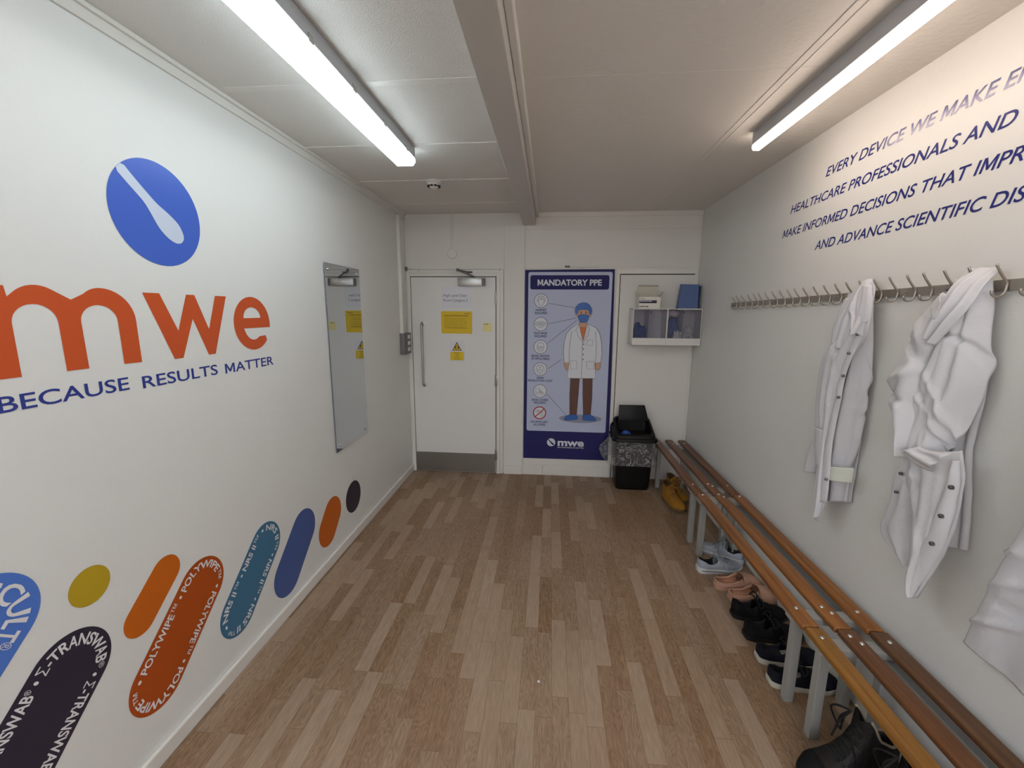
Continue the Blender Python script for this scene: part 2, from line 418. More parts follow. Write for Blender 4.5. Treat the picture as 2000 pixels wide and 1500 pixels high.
def wood(name, a, bcol, seed=0.):
    m = bpy.data.materials.new(name); m.use_nodes = True; nt = m.node_tree; b = nt.nodes['Principled BSDF']
    N = nt.nodes.new; Lk = nt.links.new
    tc = N('ShaderNodeTexCoord'); mp = N('ShaderNodeMapping'); mp.inputs['Scale'].default_value = (60, 2.2, 60); mp.inputs['Location'].default_value = (seed, seed, 0)
    Lk(tc.outputs['Object'], mp.inputs['Vector'])
    n = N('ShaderNodeTexNoise'); n.inputs['Scale'].default_value = 1.0; n.inputs['Detail'].default_value = 5; n.inputs['Roughness'].default_value = .6
    Lk(mp.outputs[0], n.inputs['Vector'])
    cr = N('ShaderNodeValToRGB'); Lk(n.outputs['Fac'], cr.inputs[0])
    cr.color_ramp.elements[0].position = .32; cr.color_ramp.elements[0].color = lin(bcol)+(1,)
    cr.color_ramp.elements[1].position = .66; cr.color_ramp.elements[1].color = lin(a)+(1,)
    Lk(cr.outputs[0], b.inputs['Base Color']); b.inputs['Roughness'].default_value = .42; b.inputs['Specular IOR Level'].default_value = .4
    bp = N('ShaderNodeBump'); bp.inputs['Strength'].default_value = .12; bp.inputs['Distance'].default_value = .002
    Lk(n.outputs['Fac'], bp.inputs['Height']); Lk(bp.outputs['Normal'], b.inputs['Normal'])
    return m
M['wood_red'] = wood('reddish brown hardwood', (128, 88, 62), (92, 58, 38), 1)
M['wood_mid'] = wood('mid brown hardwood', (158, 104, 54), (116, 70, 32), 5)
M['wood_gold'] = wood('golden hardwood', (160, 112, 48), (118, 76, 28), 9)
M['wood_brown'] = wood('brown hardwood', (124, 82, 50), (96, 58, 32), 13)
M['wood_dark'] = wood('dark brown hardwood', (116, 82, 54), (84, 54, 32), 17)

def clear_plastic(name, tint=(1, 1, 1), gloss=.12, bump=0., rough=.08, white=0.):
    m = bpy.data.materials.new(name); m.use_nodes = True; nt = m.node_tree
    nt.nodes.remove(nt.nodes['Principled BSDF']); N = nt.nodes.new; Lk = nt.links.new
    t = N('ShaderNodeBsdfTransparent'); t.inputs[0].default_value = tuple(tint)+(1,)
    g = N('ShaderNodeBsdfGlossy'); g.inputs['Roughness'].default_value = rough
    mx = N('ShaderNodeMixShader'); Lk(t.outputs[0], mx.inputs[1]); Lk(g.outputs[0], mx.inputs[2])
    lw = N('ShaderNodeLayerWeight'); lw.inputs[0].default_value = .35
    ma = N('ShaderNodeMath'); ma.operation = 'MULTIPLY_ADD'; ma.inputs[1].default_value = .6; ma.inputs[2].default_value = gloss
    Lk(lw.outputs['Fresnel'], ma.inputs[0]); Lk(ma.outputs[0], mx.inputs[0]); out = mx.outputs[0]
    if bump:
        tc = N('ShaderNodeTexCoord'); n = N('ShaderNodeTexNoise'); n.inputs['Scale'].default_value = 22; n.inputs['Detail'].default_value = 6; n.inputs['Distortion'].default_value = 1.5
        Lk(tc.outputs['Object'], n.inputs['Vector']); bp = N('ShaderNodeBump'); bp.inputs['Strength'].default_value = bump; bp.inputs['Distance'].default_value = .03
        Lk(n.outputs['Fac'], bp.inputs['Height']); Lk(bp.outputs['Normal'], g.inputs['Normal'])
    if bump:
        w = N('ShaderNodeTexNoise'); w.inputs['Scale'].default_value = 9; w.inputs['Detail'].default_value = 3; w.inputs['Distortion'].default_value = 2.5  # white streaks painted in as highlights along the crinkles
        Lk(tc.outputs['Object'], w.inputs['Vector'])
        s_ = N('ShaderNodeMath'); s_.operation = 'SUBTRACT'; s_.inputs[1].default_value = .5; Lk(w.outputs['Fac'], s_.inputs[0])
        ab = N('ShaderNodeMath'); ab.operation = 'ABSOLUTE'; Lk(s_.outputs[0], ab.inputs[0])
        mr = N('ShaderNodeMapRange'); mr.inputs['From Min'].default_value = 0; mr.inputs['From Max'].default_value = .035; mr.inputs['To Min'].default_value = .42; mr.inputs['To Max'].default_value = white
        Lk(ab.outputs[0], mr.inputs['Value'])
    if white:
        d = N('ShaderNodeBsdfDiffuse'); d.inputs[0].default_value = (.8, .8, .82, 1)
        m2 = N('ShaderNodeMixShader'); m2.inputs[0].default_value = white; Lk(out, m2.inputs[1]); Lk(d.outputs[0], m2.inputs[2]); out = m2.outputs[0]
        if bump: Lk(mr.outputs[0], m2.inputs[0])
    Lk(out, nt.nodes['Material Output'].inputs[0]); return m
M['liner'] = clear_plastic('clear bin liner', gloss=.10, bump=1.6, rough=.10, white=.05)
M['acrylic'] = clear_plastic('clear acrylic', tint=(.84, .84, .89), gloss=.03, rough=.06, white=.02)
M['frost'] = clear_plastic('frosted acrylic', tint=(.97, .97, .97), gloss=.02, rough=.3, white=.55)

# ------------------------------------------------------------------ the room
Y0 = -4.3
T = .1
ZC = H
struct('floor', box(BM(), (XL-T, Y0-T, -.1), (XR+T, YB+T, 0)), M['floor'])
struct('wall_left', box(BM(), (XL-T, Y0-T, 0), (XL, YB+T, H)), M['wall'])
struct('wall_right', box(BM(), (XR, Y0-T, 0), (XR+T, YB+T, H)), M['wall'])
struct('wall_back', box(BM(), (XL, YB, 0), (XR, YB+T, H)), M['wall_back'])
struct('wall_front', box(BM(), (XL, Y0-T, 0), (XR, Y0, H)), M['wall'])
bm = BM(); box(bm, (XL-T, Y0-T, H), (-.27, YB+T, H+.1), mi=0); box(bm, (-.27, Y0-T, H), (XR+T, YB+T, H+.1), mi=1)
struct('ceiling', bm, [M['ceiling'], M['ceiling_smooth']])
# downstand beam with a slim fillet along its right side
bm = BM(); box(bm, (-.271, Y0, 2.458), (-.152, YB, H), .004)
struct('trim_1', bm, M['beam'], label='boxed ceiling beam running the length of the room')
struct('trim_2', box(BM(), (-.152, Y0, 2.53), (-.122, YB, H), .006), M['trim'], label='slim fillet along the right side of the beam')
# cover strip under the left ceiling edge
bm = BM(); box(bm, (XL, Y0, H-.05), (XL+.010, YB, H), .002); box(bm, (XL, Y0, H-.016), (XL+.024, YB, H), .003)
struct('trim_3', bm, M['trim'], label='cover strip along the top of the left wall')
# ceiling panel joints
for i, y in enumerate((-.14, .5, 1.16, 1.82, 2.45, 3.09, 3.735)):
    struct('trim_%d' % (4+i), box(BM(), (XL+.02, y-(.018 if i == 3 else .006), H-(.0018 if i == 3 else .0035)), (-.271, y+(.018 if i == 3 else .006), H+.001), .0006), M['trim'])
bm = BM(); box(bm, (.872, Y0, H-.002), (.884, YB, H+.001), .0008); box(bm, (.905, Y0, H-.002), (.912, YB, H+.001), .0008)
struct('trim_11', bm, M['ceiling_smooth'], label='taped joint in the right half of the ceiling')
struct('trim_12', box(BM(), (-.12, 1.83, H-.0008), (XR, 1.838, H+.001), .0003), M['ceiling_smooth'])
# skirtings
def skirting(name, lo, hi, axis, sgn):
    bm = BM(); box(bm, lo, hi, .006, 2)
    return struct(name, bm, M['trim'])
skirting('baseboard_left', (XL, Y0, 0), (XL+.018, YB, .07), 0, 1)
skirting('baseboard_right', (XR-.015, Y0, 0), (XR, YB-.02, .075), 0, 1)
bm = BM(); box(bm, (-.258, YB-.016, 0), (-.0495, YB, .107), .003); box(bm, (-.0475, YB-.016, 0), (.632, YB, .107), .003)
struct('baseboard_back', bm, M['trim'])
# nib between the door and the poster
bm = BM(); box(bm, (-.447, YB-.016, 0), (-.252, YB, 2.457), .002); box(bm, (-.447, YB-.028, 0), (-.262, YB-.014, .094), .003)
box(bm, (XL+.001, YB-.0155, 2.062), (-.4475, YB, H-.001), .0005); box(bm, (-.4475, YB-.0155, 2.4575), (-.2725, YB, H-.001), .0005)
struct('trim_13', bm, M['wall_back'], label='plain painted nib and over-door panel beside the poster')
# boards above the poster and the cupboard leaf
bm = BM(); box(bm, (-.25, YB-.010, 2.421), (1.352, YB, 2.531), .002); box(bm, (-.15, YB-.022, 2.530), (1.357, YB, H), .003)
struct('trim_14', bm, M['wall_back'], label='two boards across the top of the back wall')
bm = BM()
box(bm, (-.25, YB-.012, 2.060), (1.352, YB, 2.074), .003); box(bm, (.612, YB-.014, 2.016), (1.352, YB, 2.062), .003)
box(bm, (.612, YB-.014, .10), (.645, YB, 2.018), .003); box(bm, (-.25, YB-.008, .107), (.62, YB, .176), .002)
struct('trim_15', bm, M['trim'], label='painted frame round the poster and the blank door')
bm = BM(); box(bm, (.652, YB-.009, .0), (1.345, YB, 2.008), .002)
d2 = struct('door_2', bm, M['wall_back'])
obj('shadow_gap', box(box(BM(), (.645, YB-.004, .0), (.652, YB+.001, 2.016)), (.645, YB-.004, 2.0085), (1.345, YB+.001, 2.016)), M['gap'], d2)
struct('trim_16', box(BM(), (1.325, YB-.012, 0), (1.358, YB, 2.016), .003), M['trim'])

# the door
bm = BM(); box(bm, (-1.3655, YB-.030, .006), (-.5305, YB-.004, 1.986), .002)
door = struct('door_1', bm, M['door'])
bm = BM(); box(bm, (-1.405, YB-.030, 0), (-1.3722, YB, 2.0255), .002); box(bm, (-.5228, YB-.030, 0), (-.4862, YB, 2.0255), .002); box(bm, (-.486, YB-.020, 0), (-.458, YB, 2.0255), .002)
box(bm, (-1.372, YB-.030, 1.993), (-.523, YB, 2.0255), .002); box(bm, (-1.4155, YB-.020, 2.026), (-.458, YB, 2.058), .002)
box(bm, (XL, YB-.022, 0), (-1.4055, YB, 2.0255), .001)
obj('door_frame', bm, M['trim'], door)
bm = BM(); box(bm, (-1.373, YB-.012, 0), (-1.364, YB-.002, 1.995)); box(bm, (-.532, YB-.012, 0), (-.522, YB-.002, 1.995)); box(bm, (-1.373, YB-.012, 1.985), (-.522, YB-.002, 1.994)); box(bm, (-1.37, YB-.012, 0), (-.525, YB-.002, .006))
obj('shadow_gap', bm, M['gap'], door)
obj('kick_plate', box(BM(), (-1.364, YB-.0325, .010), (-.535, YB-.0295, .212), .001), M['kick'], door)
for z0, z1 in ((1.722, 1.84), (.92, 1.04), (.145, .262)):
    bm = BM(); cyl(bm, (-.526, YB-.036, z0), (-.526, YB-.036, z1), .0075, 12)
    for k in range(1, 5): lathe(bm, [(.0082, 0), (.0082, .002)], (-.526, YB-.036, z0+(z1-z0)*k/5), n=12)
    box(bm, (-.540, YB-.0325, z0+.004), (-.512, YB-.0295, z1-.004), .001)
    obj('hinge', bm, M['steel'], door, 40)
hp = smooth_path([(-1.255, YB-.030, .922), (-1.255, YB-.060, .924), (-1.258, YB-.072, .945), (-1.2585, YB-.072, 1.0), (-1.2595, YB-.072, 1.46), (-1.260, YB-.072, 1.515), (-1.260, YB-.060, 1.536), (-1.260, YB-.030, 1.538)], 6)
bm = BM(); tube(bm, hp, .0105, 12)
for z in (.922, 1.538): lathe(bm, [(.020, 0), (.020, .004), (.012, .006)], (-1.2575, YB-.030, z), (0, -1, 0), 20)
obj('pull_handle', bm, M['steel'], door, 50)
bm = BM(); box(bm, (-.889, YB-.085, 1.902), (-.655, YB-.031, 1.976), .004); 
cl = obj('door_closer', bm, M['steel'], door, 40)
bm = BM(); box(bm, (-.655, YB-.083, 1.904), (-.627, YB-.032, 1.974), .003); obj('closer_end_cap', bm, M['plastic_g'], cl, 40)
bm = BM(); lathe(bm, [(.012, 0), (.012, .014), (.007, .016)], (-.735, YB-.058, 1.976), n=16)
tube(bm, [(-.735, YB-.058, 1.990), (-.872, YB-.155, 2.040)], .0075, 8); tube(bm, [(-.872, YB-.155, 2.046), (-.78, YB-.022, 2.030)], .0065, 8)
lathe(bm, [(.011, -.012), (.011, .014)], (-.872, YB-.155, 2.042), n=14)
box(bm, (-.80, YB-.03, 2.018), (-.755, YB-.019, 2.042), .002)
obj('closer_arm', bm, M['plastic_g'], cl, 40)
# small hooks and a sensor on the frame head
def cup_hook(x, z, label, dark=False):
    bm = BM(); lathe(bm, [(.012, 0), (.011, .004), (.003, .006), (.003, .016)], (x, YB-.019, z), (0, -1, 0), 14)
    a = [(x+.0*math.cos(t), YB-.035-.009*math.sin(t), z-.009+.009*math.cos(t)) for t in np.linspace(0, 4.2, 14)]
    tube(bm, a, .0025, 6)
    obj('cup_hook', bm, M['plastic_w'], None, 40, label=label, cat='hook', group='screw hooks on the door frame head')
cup_hook(-1.283, 2.060, 'small screw hook on the frame head above the left half of the door')
cup_hook(-.488, 2.060, 'small screw hook at the top right corner of the door frame')
bm = BM(); box(bm, (-1.412, YB-.05, 2.045), (-1.396, YB-.02, 2.082), .003)
obj('bolt_bracket', bm, M['plastic_g'], None, 40, label='small dark metal bracket at the top left corner of the door frame', cat='bracket')

# notices on the door (board, then print)
DZ = .0305
def on_door(a, b, d=0.): return Vector((a, YB-DZ-d, b))
def sheet(name, pts, m, label, cat, group=None, th=.0008):
    bm = BM(); flat(bm, on_door, pts, th, th=th-.0001)
    return obj(name, bm, m, None, label=label, cat=cat, group=group)
def words(bm, plane, x0, x1, z, h, d, seed, mi=0):
    """illegible small print: word-long dashes"""
    r = random.Random(seed); x = x0
    while x < x1-.006:
        w = min(r.uniform(.008, .026), x1-x); flat(bm, plane, [(x, z), (x+w, z), (x+w, z+h), (x, z+h)], d, mi); x += w+.004
s = sheet('paper_notice', [(-1.062, 1.692), (-.766, 1.692), (-.764, 1.898), (-1.064, 1.898)], M['paper'], 'white laminated paper notice reading High Level Clean Room Category 2 on the door', 'notice')
bm = BM(); text(bm, on_door, 'High Level Clean', -1.042, 1.800, .026, .0016, width=.232); text(bm, on_door, 'Room Category 2', -1.042, 1.755, .026, .0016, width=.238)
obj('lettering', bm, M['grey_ink'], s)
s = sheet('warning_notice', [(-1.069, 1.444), (-.763, 1.444), (-.761, 1.661), (-1.069, 1.661)], M['yellow_dull'], 'large yellow notice covered in small print, stuck on the door', 'notice')
bm = BM(); words(bm, on_door, -.838, -.778, 1.636, .008, .0016, 3); words(bm, on_door, -1.04, -.80, 1.614, .008, .0016, 5)
for i in range(9): words(bm, on_door, -1.04, -.815+.01*math.sin(i*5), 1.592-.0115*i, .0026, .0016, 20+i)
words(bm, on_door, -1.025, -.815, 1.497, .0055, .0016, 40)
obj('small_print', bm, M['brown_ink'], s)
s = sheet('ear_protection_sign', [(-.990, 1.158), (-.842, 1.158), (-.838, 1.374), (-.988, 1.374)], M['paper'], 'small white sign with a yellow hearing protection triangle, low on the door', 'sign')
bm = BM(); flat(bm, on_door, [(-.966, 1.275), (-.868, 1.275), (-.917, 1.361)], .0014, 0); flat(bm, on_door, [(-.9555, 1.2815), (-.8785, 1.2815), (-.917, 1.348)], .0018, 1)
flat(bm, on_door, [(-.985, 1.178), (-.848, 1.178), (-.848, 1.264), (-.985, 1.264)], .0014, 1)
flat(bm, on_door, circle((-.917, 1.304), .013, 20, .016), .0022, 0); flat(bm, on_door, circle((-.917, 1.304), .0095, 20, .0125), .0026, 1)
flat(bm, on_door, rrect(-.938, 1.294, -.929, 1.314, .003), .003, 0); flat(bm, on_door, rrect(-.905, 1.294, -.896, 1.314, .003), .003, 0)
stroke(bm, on_door, [(-.917+.019*math.cos(a), 1.306+.021*math.sin(a)) for a in np.linspace(.15, math.pi-.15, 12)], .003, .003, 0)
for i, t in enumerate(('Wearing of', 'hearing', 'protection', 'recommended')): text(bm, on_door, t, -.9165, 1.247-.0195*i, .010, .002, sx=.0125, bold=.01, align='C')
obj('pictogram', bm, [M['black_ink'], M['yellow_sign']], s)
s = sheet('sticky_note', [(-.656, 1.468), (-.564, 1.468), (-.566, 1.551), (-.655, 1.551)], M['note'], 'pale yellow sticky note near the hinge side of the door', 'note')
bm = BM(); words(bm, on_door, -.642, -.592, 1.535, .006, .0016, 8); obj('scribble', bm, M['grey_ink'], s)

# conduit, switch box, junction box, detector
bm = BM(); box(bm, (XL, 3.905, 1.448), (XL+.030, 3.940, H-.05), .003); box(bm, (XL, 3.948, 1.448), (XL+.024, 3.972, H-.05), .003)
t = obj('cable_trunking', bm, M['trim'], None, label='white vertical cable trunking in the corner left of the door', cat='trunking')
bm = BM(); tube(bm, [(XL+.009, 3.986, 1.45), (XL+.009, 3.986, H-.05)], .008, 8); obj('cable', bm, M['plastic_g'], t, 50)
bm = BM(); box(bm, (XL, 3.885, 1.250), (XL+.046, 4.075, 1.452), .005)
t = obj('switch_box', bm, M['plastic_g'], None, 40, label='grey switch box on the left wall beside the door', cat='switch box')
for i in range(3):
    z = 1.276+i*.060
    obj('switch_label', box(BM(), (XL+.0455, 3.975, z), (XL+.0485, 4.045, z+.036), .001), M['plastic_w'], t)
bm = BM(); lathe(bm, [(.048, 0), (.048, .022), (.043, .030), (0, .031)], (-.951, YB, 2.206), (0, -1, 0), 28)
t = obj('junction_box', bm, M['plastic_w'], None, 40, label='round white conduit box on the wall above the door', cat='junction box')
bm = BM(); tube(bm, [(-.951, YB-.013, 2.24), (-.948, YB-.013, H)], .0125, 12); lathe(bm, [(.016, 0), (.016, .022)], (-.951, YB-.013, 2.246), n=14); lathe(bm, [(.0155, 0), (.0155, .018)], (-.949, YB-.013, 2.40), n=14)
obj('conduit', bm, M['plastic_w'], t, 40)
bm = BM(); lathe(bm, [(0, 0), (.055, 0), (.055, -.014), (.047, -.018), (.047, -.030), (.044, -.034), (.020, -.050), (0, -.051)], (-.842, 3.115, H), n=32)
t = obj('smoke_detector', bm, M['plastic_w'], None, 40, label='round white smoke detector on the ceiling in front of the door', cat='smoke detector')
bm = BM()
for k in range(10):
    a = 2*math.pi*k/10+.2
    p = Vector((-.842+.042*math.cos(a), 3.115+.042*math.sin(a), H-.036)); q = Vector((math.cos(a), math.sin(a), 0)); s_ = Vector((-math.sin(a), math.cos(a), 0))
    hexa(bm, [p-s_*.009+q*.004+Vector((0, 0, -.005)), p+s_*.009+q*.004+Vector((0, 0, -.005)), p+s_*.009-q*.012+Vector((0, 0, -.005)), p-s_*.009-q*.012+Vector((0, 0, -.005)),
              p-s_*.009+q*.004+Vector((0, 0, .004)), p+s_*.009+q*.004+Vector((0, 0, .004)), p+s_*.009-q*.012+Vector((0, 0, .004)), p-s_*.009-q*.012+Vector((0, 0, .004))])
obj('sensing_slots', bm, M['black_dark'], t, label='black sensing slots')

# light fittings
def batten(x, y0, y1, wb, hb, wd, hd, em, label, clips):
    t = thing('batten_light', label, 'light', (x, (y0+y1)/2, H), group='ceiling batten lights')
    bm = BM(); box(bm, (x-wb/2, y0+.01, H-hb), (x+wb/2, y1-.01, H), .004); obj('body', bm, M['fit_body'], t, 40)
    z1 = H-hb; z0 = z1-hd; c = hd*.45
    prof = [(-wd/2, z1), (-wd/2, z0+c), (-wd/2+c*.8, z0), (wd/2-c*.8, z0), (wd/2, z0+c), (wd/2, z1)]
    bm = BM(); A = [bm.verts.new((x+a, y0, b)) for a, b in prof]; B = [bm.verts.new((x+a, y1, b)) for a, b in prof]
    for i in range(len(prof)): bm.faces.new((A[i], A[(i+1) % 6], B[(i+1) % 6], B[i]))
    bm.faces.new(A); bm.faces.new(list(reversed(B)))
    obj('diffuser', bm, em, t)
    for k in range(clips):
        y = y0+(y1-y0)*(k+.5)/clips
        for s in (-1, 1):
            bm = BM(); box(bm, (x+s*max(wb, wd)/2-.001, y-.014, z0+hd*.75), (x+s*max(wb, wd)/2+.004, y+.014, z1+.016), .001); obj('clip', bm, M['steel'], t)
    return t
batten(-.838, .98, 2.50, .124, .058, .116, .036, M['led_cool'], 'wide bright white batten light on the ceiling left of the beam', 5)
batten(1.035, .92, 2.435, .058, .060, .044, .022, M['led_warm'], 'slim batten light on the ceiling near the right wall', 0)
for rx, rn in ((-.95, 'first'), (-.25, 'second'), (.45, 'third'), (1.05, 'fourth')):  # invented row of fill lights behind the camera, raises overall brightness
    batten(rx, -3.7, -2.2, .085, .045, .118, .048, M['fill_rear'], 'added fill light behind the camera, %s from the left wall' % rn, 0)
for mx, mn in ((-.838, 'left'), (1.035, 'right')):  # two more added fill lights, overhead and out of view
    batten(mx, -.85, .75, .085, .045, .118, .048, M['fill_mid'], 'added fill light over the camera on the %s' % mn, 0)

# ------------------------------------------------------------------ left wall: logo, letters, pills, mirror
OFF = .0010
def spl(pts, n=4, closed=False): return [(p.x, p.y) for p in smooth_path([(a, b, 0) for a, b in pts], n, closed)]
bm = BM(); flat(bm, on_left, circle((1.478, 2.008), .180, 96), OFF)
t = obj('logo_disc', bm, M['vin_blue'], None, label='blue round logo decal with a white swab shape on the left wall', cat='wall decal')
sw_l = spl([(1.345, 2.113), (1.38, 2.080), (1.423, 2.040), (1.446, 2.005), (1.471, 1.962), (1.500, 1.933), (1.531, 1.917), (1.556, 1.919), (1.571, 1.934), (1.572, 1.954), (1.556, 1.987), (1.519, 2.017), (1.477, 2.043), (1.442, 2.073), (1.405, 2.107), (1.372, 2.140)], 4)
bm = BM(); flat(bm, on_left, [(1.3425, 2.1265)]+sw_l+[(1.3585, 2.1425)], OFF*2); obj('swab_shape', bm, M['vin_swab'], t)
# m w e, drawn to the measured stems and arches
def arc(cx, cz, rx, rz, a0, a1, n=14): return [(cx+rx*math.cos(math.radians(a0+(a1-a0)*i/n)), cz+rz*math.sin(math.radians(a0+(a1-a0)*i/n))) for i in range(n+1)]
m_out = [(.933, 1.490), (.933, 1.731), (.994, 1.731), (.997, 1.702)] + arc(1.062, 1.640, .082, .096, 130, 62, 8) + [(1.146, 1.698)] + arc(1.232, 1.640, .082, .096, 128, 90, 6)+arc(1.232, 1.632, .104, .104, 86, 0, 12) + \
    [(1.336, 1.489), (1.274, 1.490), (1.274, 1.632)] + arc(1.219, 1.632, .055, .051, 0, 180, 14) + [(1.165, 1.490), (1.104, 1.490), (1.104, 1.632)] + arc(1.0505, 1.632, .0535, .052, 0, 180, 14) + [(.996, 1.490)]
bm = BM(); flat(bm, on_left, m_out, OFF)
t = thing('wall_letters', 'large orange red letters mwe on the left wall', 'wall lettering', (XL, 1.48, 1.49))
obj('letter_m', bm, M['vin_red'], t)
bm = BM(); flat(bm, on_left, [(1.372, 1.728), (1.437, 1.728), (1.497, 1.590), (1.551, 1.727), (1.590, 1.727), (1.644, 1.590), (1.695, 1.727), (1.756, 1.727), (1.664, 1.485), (1.628, 1.485), (1.569, 1.634), (1.504, 1.485), (1.466, 1.485)], OFF); obj('letter_w', bm, M['vin_red'], t)
co, ci = (1.9085, 1.605), (1.9085, 1.605)
e_out = arc(*co, .122, .125, -10.5, 0, 2)[::-1]
out = [(2.0305, 1.584), (2.031, 1.615)] + arc(co[0], co[1], .1225, .1245, 8, 318, 40) + [(1.992, 1.545)] + arc(co[0], 1.602, .062, .0735, 305, 200, 14) + [(1.846, 1.584)]
bm = BM()
hole = [(1.850, 1.631), (1.966, 1.631)] + arc(1.908, 1.631, .058, .050, 0, 180, 14)[1:-1]
# join the counter to the outline with a bridge so that it fills as one face
def with_hole(o, h):
    bi = min(((i, j) for i in range(len(o)) for j in range(len(h))), key=lambda q: (o[q[0]][0]-h[q[1]][0])**2+(o[q[0]][1]-h[q[1]][1])**2)
    return o, h
v = [bm.verts.new(on_left(a, b, OFF)) for a, b in out]; w = [bm.verts.new(on_left(a, b, OFF)) for a, b in hole]
es = [bm.edges.new((q[i], q[(i+1) % len(q)])) for q in (v, w) for i in range(len(q))]
bmesh.ops.triangle_fill(bm, edges=es, use_beauty=True)
for f in bm.faces:
    f.normal_update()
    if f.normal.x < 0: f.normal_flip()
obj('letter_e', bm, M['vin_red'], t, flip=False)
t = thing('wall_tagline', 'blue line of capitals BECAUSE RESULTS MATTER under the large letters', 'wall lettering', (XL, 1.48, 1.39))
for wd, x, z, w in (('BECAUSE', .934, 1.403, .345), ('RESULTS', 1.326, 1.397, .338), ('MATTER', 1.706, 1.393, .327)):
    bm = BM(); text(bm, on_left, wd, x, z, .0415, OFF, width=w, bold=.010); obj('word', bm, M['vin_text'], t, flip=False)

def stadium(A, B, r, n=28):
    d = (Vector(B)-Vector(A)); a0 = math.degrees(math.atan2(d.y, d.x))
    return arc(B[0], B[1], r, r, a0-90, a0+90, n)+arc(A[0], A[1], r, r, a0+90, a0+270, n)
def pill(name, A, B, r, m, label, txt=None, n=None, start=None, end=None, cap=.25, margin=.13, count=None, bold=.022, skip=0, to=None, first=0):
    """txt repeats round the edge; its first letter sits at start and the next repeat at end (or n repeats fill the loop)"""
    bm = BM(); flat(bm, on_left, stadium(A, B, r) if A != B else circle(A, r, 64), OFF)
    o = obj(name, bm, m, None, label=label, cat='wall decal', group='pill shaped decals along the foot of the left wall')
    if txt:
        A_, B_ = Vector(A), Vector(B); d = (B_-A_); Ls = d.length; d.normalize(); nn = Vector((-d.y, d.x))
        h = cap*r; rb = r*(1-margin)-h; per = 2*Ls+2*math.pi*rb
        def pos(s, v):
            s %= per; q = rb+v
            if s < Ls: return A_+d*s+nn*q
            s -= Ls
            if s < math.pi*rb:
                a = s/rb; return B_+(nn*math.cos(a)+d*math.sin(a))*q
            s -= math.pi*rb
            if s < Ls: return B_-d*s-nn*q
            s -= Ls; a = s/rb; return A_+(-nn*math.cos(a)-d*math.sin(a))*q
        near = lambda pt: min((i*per/4000 for i in range(4000)), key=lambda s: (pos(s, h/2)-Vector(pt)).length)
        s0 = near(start)
        p = (near(end)-s0) % per if end else per/n
        k = p/(span(txt[:to])-span(txt[:skip]) if to else span(txt)); sy = h/CAP; s0 -= (span(txt[:skip])+(.18 if to else 0))*k; V0, F0 = glyphs(txt.rstrip(), bold)
        for c in range(first, (count or n)+first):
            b2 = BM(); vs = [b2.verts.new(on_left(*pos(s0+c*p+(x-.18)*k, y*sy), OFF*2)) for x, y in V0]
            for f in F0:
                g = b2.faces.new([vs[i] for i in f]); g.normal_update()
                if g.normal.x < 0: g.normal_flip()
            obj('lettering', b2, M['letter_white'], o, flip=False)
    return o
def px(*p): return p
pill('wall_pill', (.52, .58), (.822, .882), .119, M['pill_cult'], 'light blue pill decal at the left edge of the photo, lettering ending CULT', '• OCCULT®  ', start=[(0.8782,0.8764)][0], end=[(0.8629,0.8073)][0], cap=.42, margin=.2, count=1, n=3, skip=5, to=7)
pill('wall_pill', (.66, .28), (.974, .596), .117, M['pill_navy'], 'dark aubergine pill decal with white TRANSWAB lettering', '• Σ-TRANSWAB® ', start=[(0.8802,0.6472)][0], end=[(1.0259,0.5336)][0], count=3, n=3, cap=.27, first=-1)
pill('wall_dot', (1.062, .818), (1.062, .818), .0607, M['pill_yellow'], 'small mustard yellow dot above the dark aubergine pill')
pill('wall_pill', (1.193, .595), (1.309, .701), .060, M['pill_orange'], 'slim amber pill decal beside the rust red one')
pill('wall_pill', (1.224, .321), (1.452, .541), .115, M['pill_red'], 'rust red pill decal ringed with POLYWIPE lettering', '• POLYWIPE™ ', n=4, start=[(1.1612,0.3671)][0])
pill('wall_pill', (1.625, .287), (1.844, .494), .113, M['pill_teal'], 'teal pill decal ringed with NRS II lettering', '• NRS II™ ', n=5, start=[(1.5429,0.2642)][0])
pill('wall_pill', (1.99, .228), (2.166, .399), .119, M['pill_blue'], 'plain cobalt blue pill decal next to the teal one')
pill('wall_pill', (2.42, .258), (2.494, .335), .110, M['pill_orange2'], 'short plain burnt orange pill decal near the mirror end of the wall')
pill('wall_dot', (2.79, .316), (2.79, .316), .116, M['pill_navy'], 'dark dot decal, last of the row towards the door')

t = thing('wall_mirror', 'tall frameless mirror on the left wall reflecting the door', 'mirror', (XL, 2.826, .722))
bm = BM(); box(bm, (XL+.0065, 2.583, .722), (XL+.0095, 3.069, 1.962)); obj('pane_edge', bm, M['glass_edge'], t)
bm = BM(); flat(bm, on_left, [(2.5845, .7235), (3.0675, .7235), (3.0675, 1.9605), (2.5845, 1.9605)], .0100, th=.0004); obj('pane', bm, M['mirror'], t)
for y in (2.625, 3.028):
    for z in (.765, 1.925):
        bm = BM(); lathe(bm, [(.009, -.0098), (.009, .003), (.006, .006), (0, .0065)], (XL+.0098, y, z), (1, 0, 0), 16); obj('mirror_screw', bm, M['chrome'], t, 40)

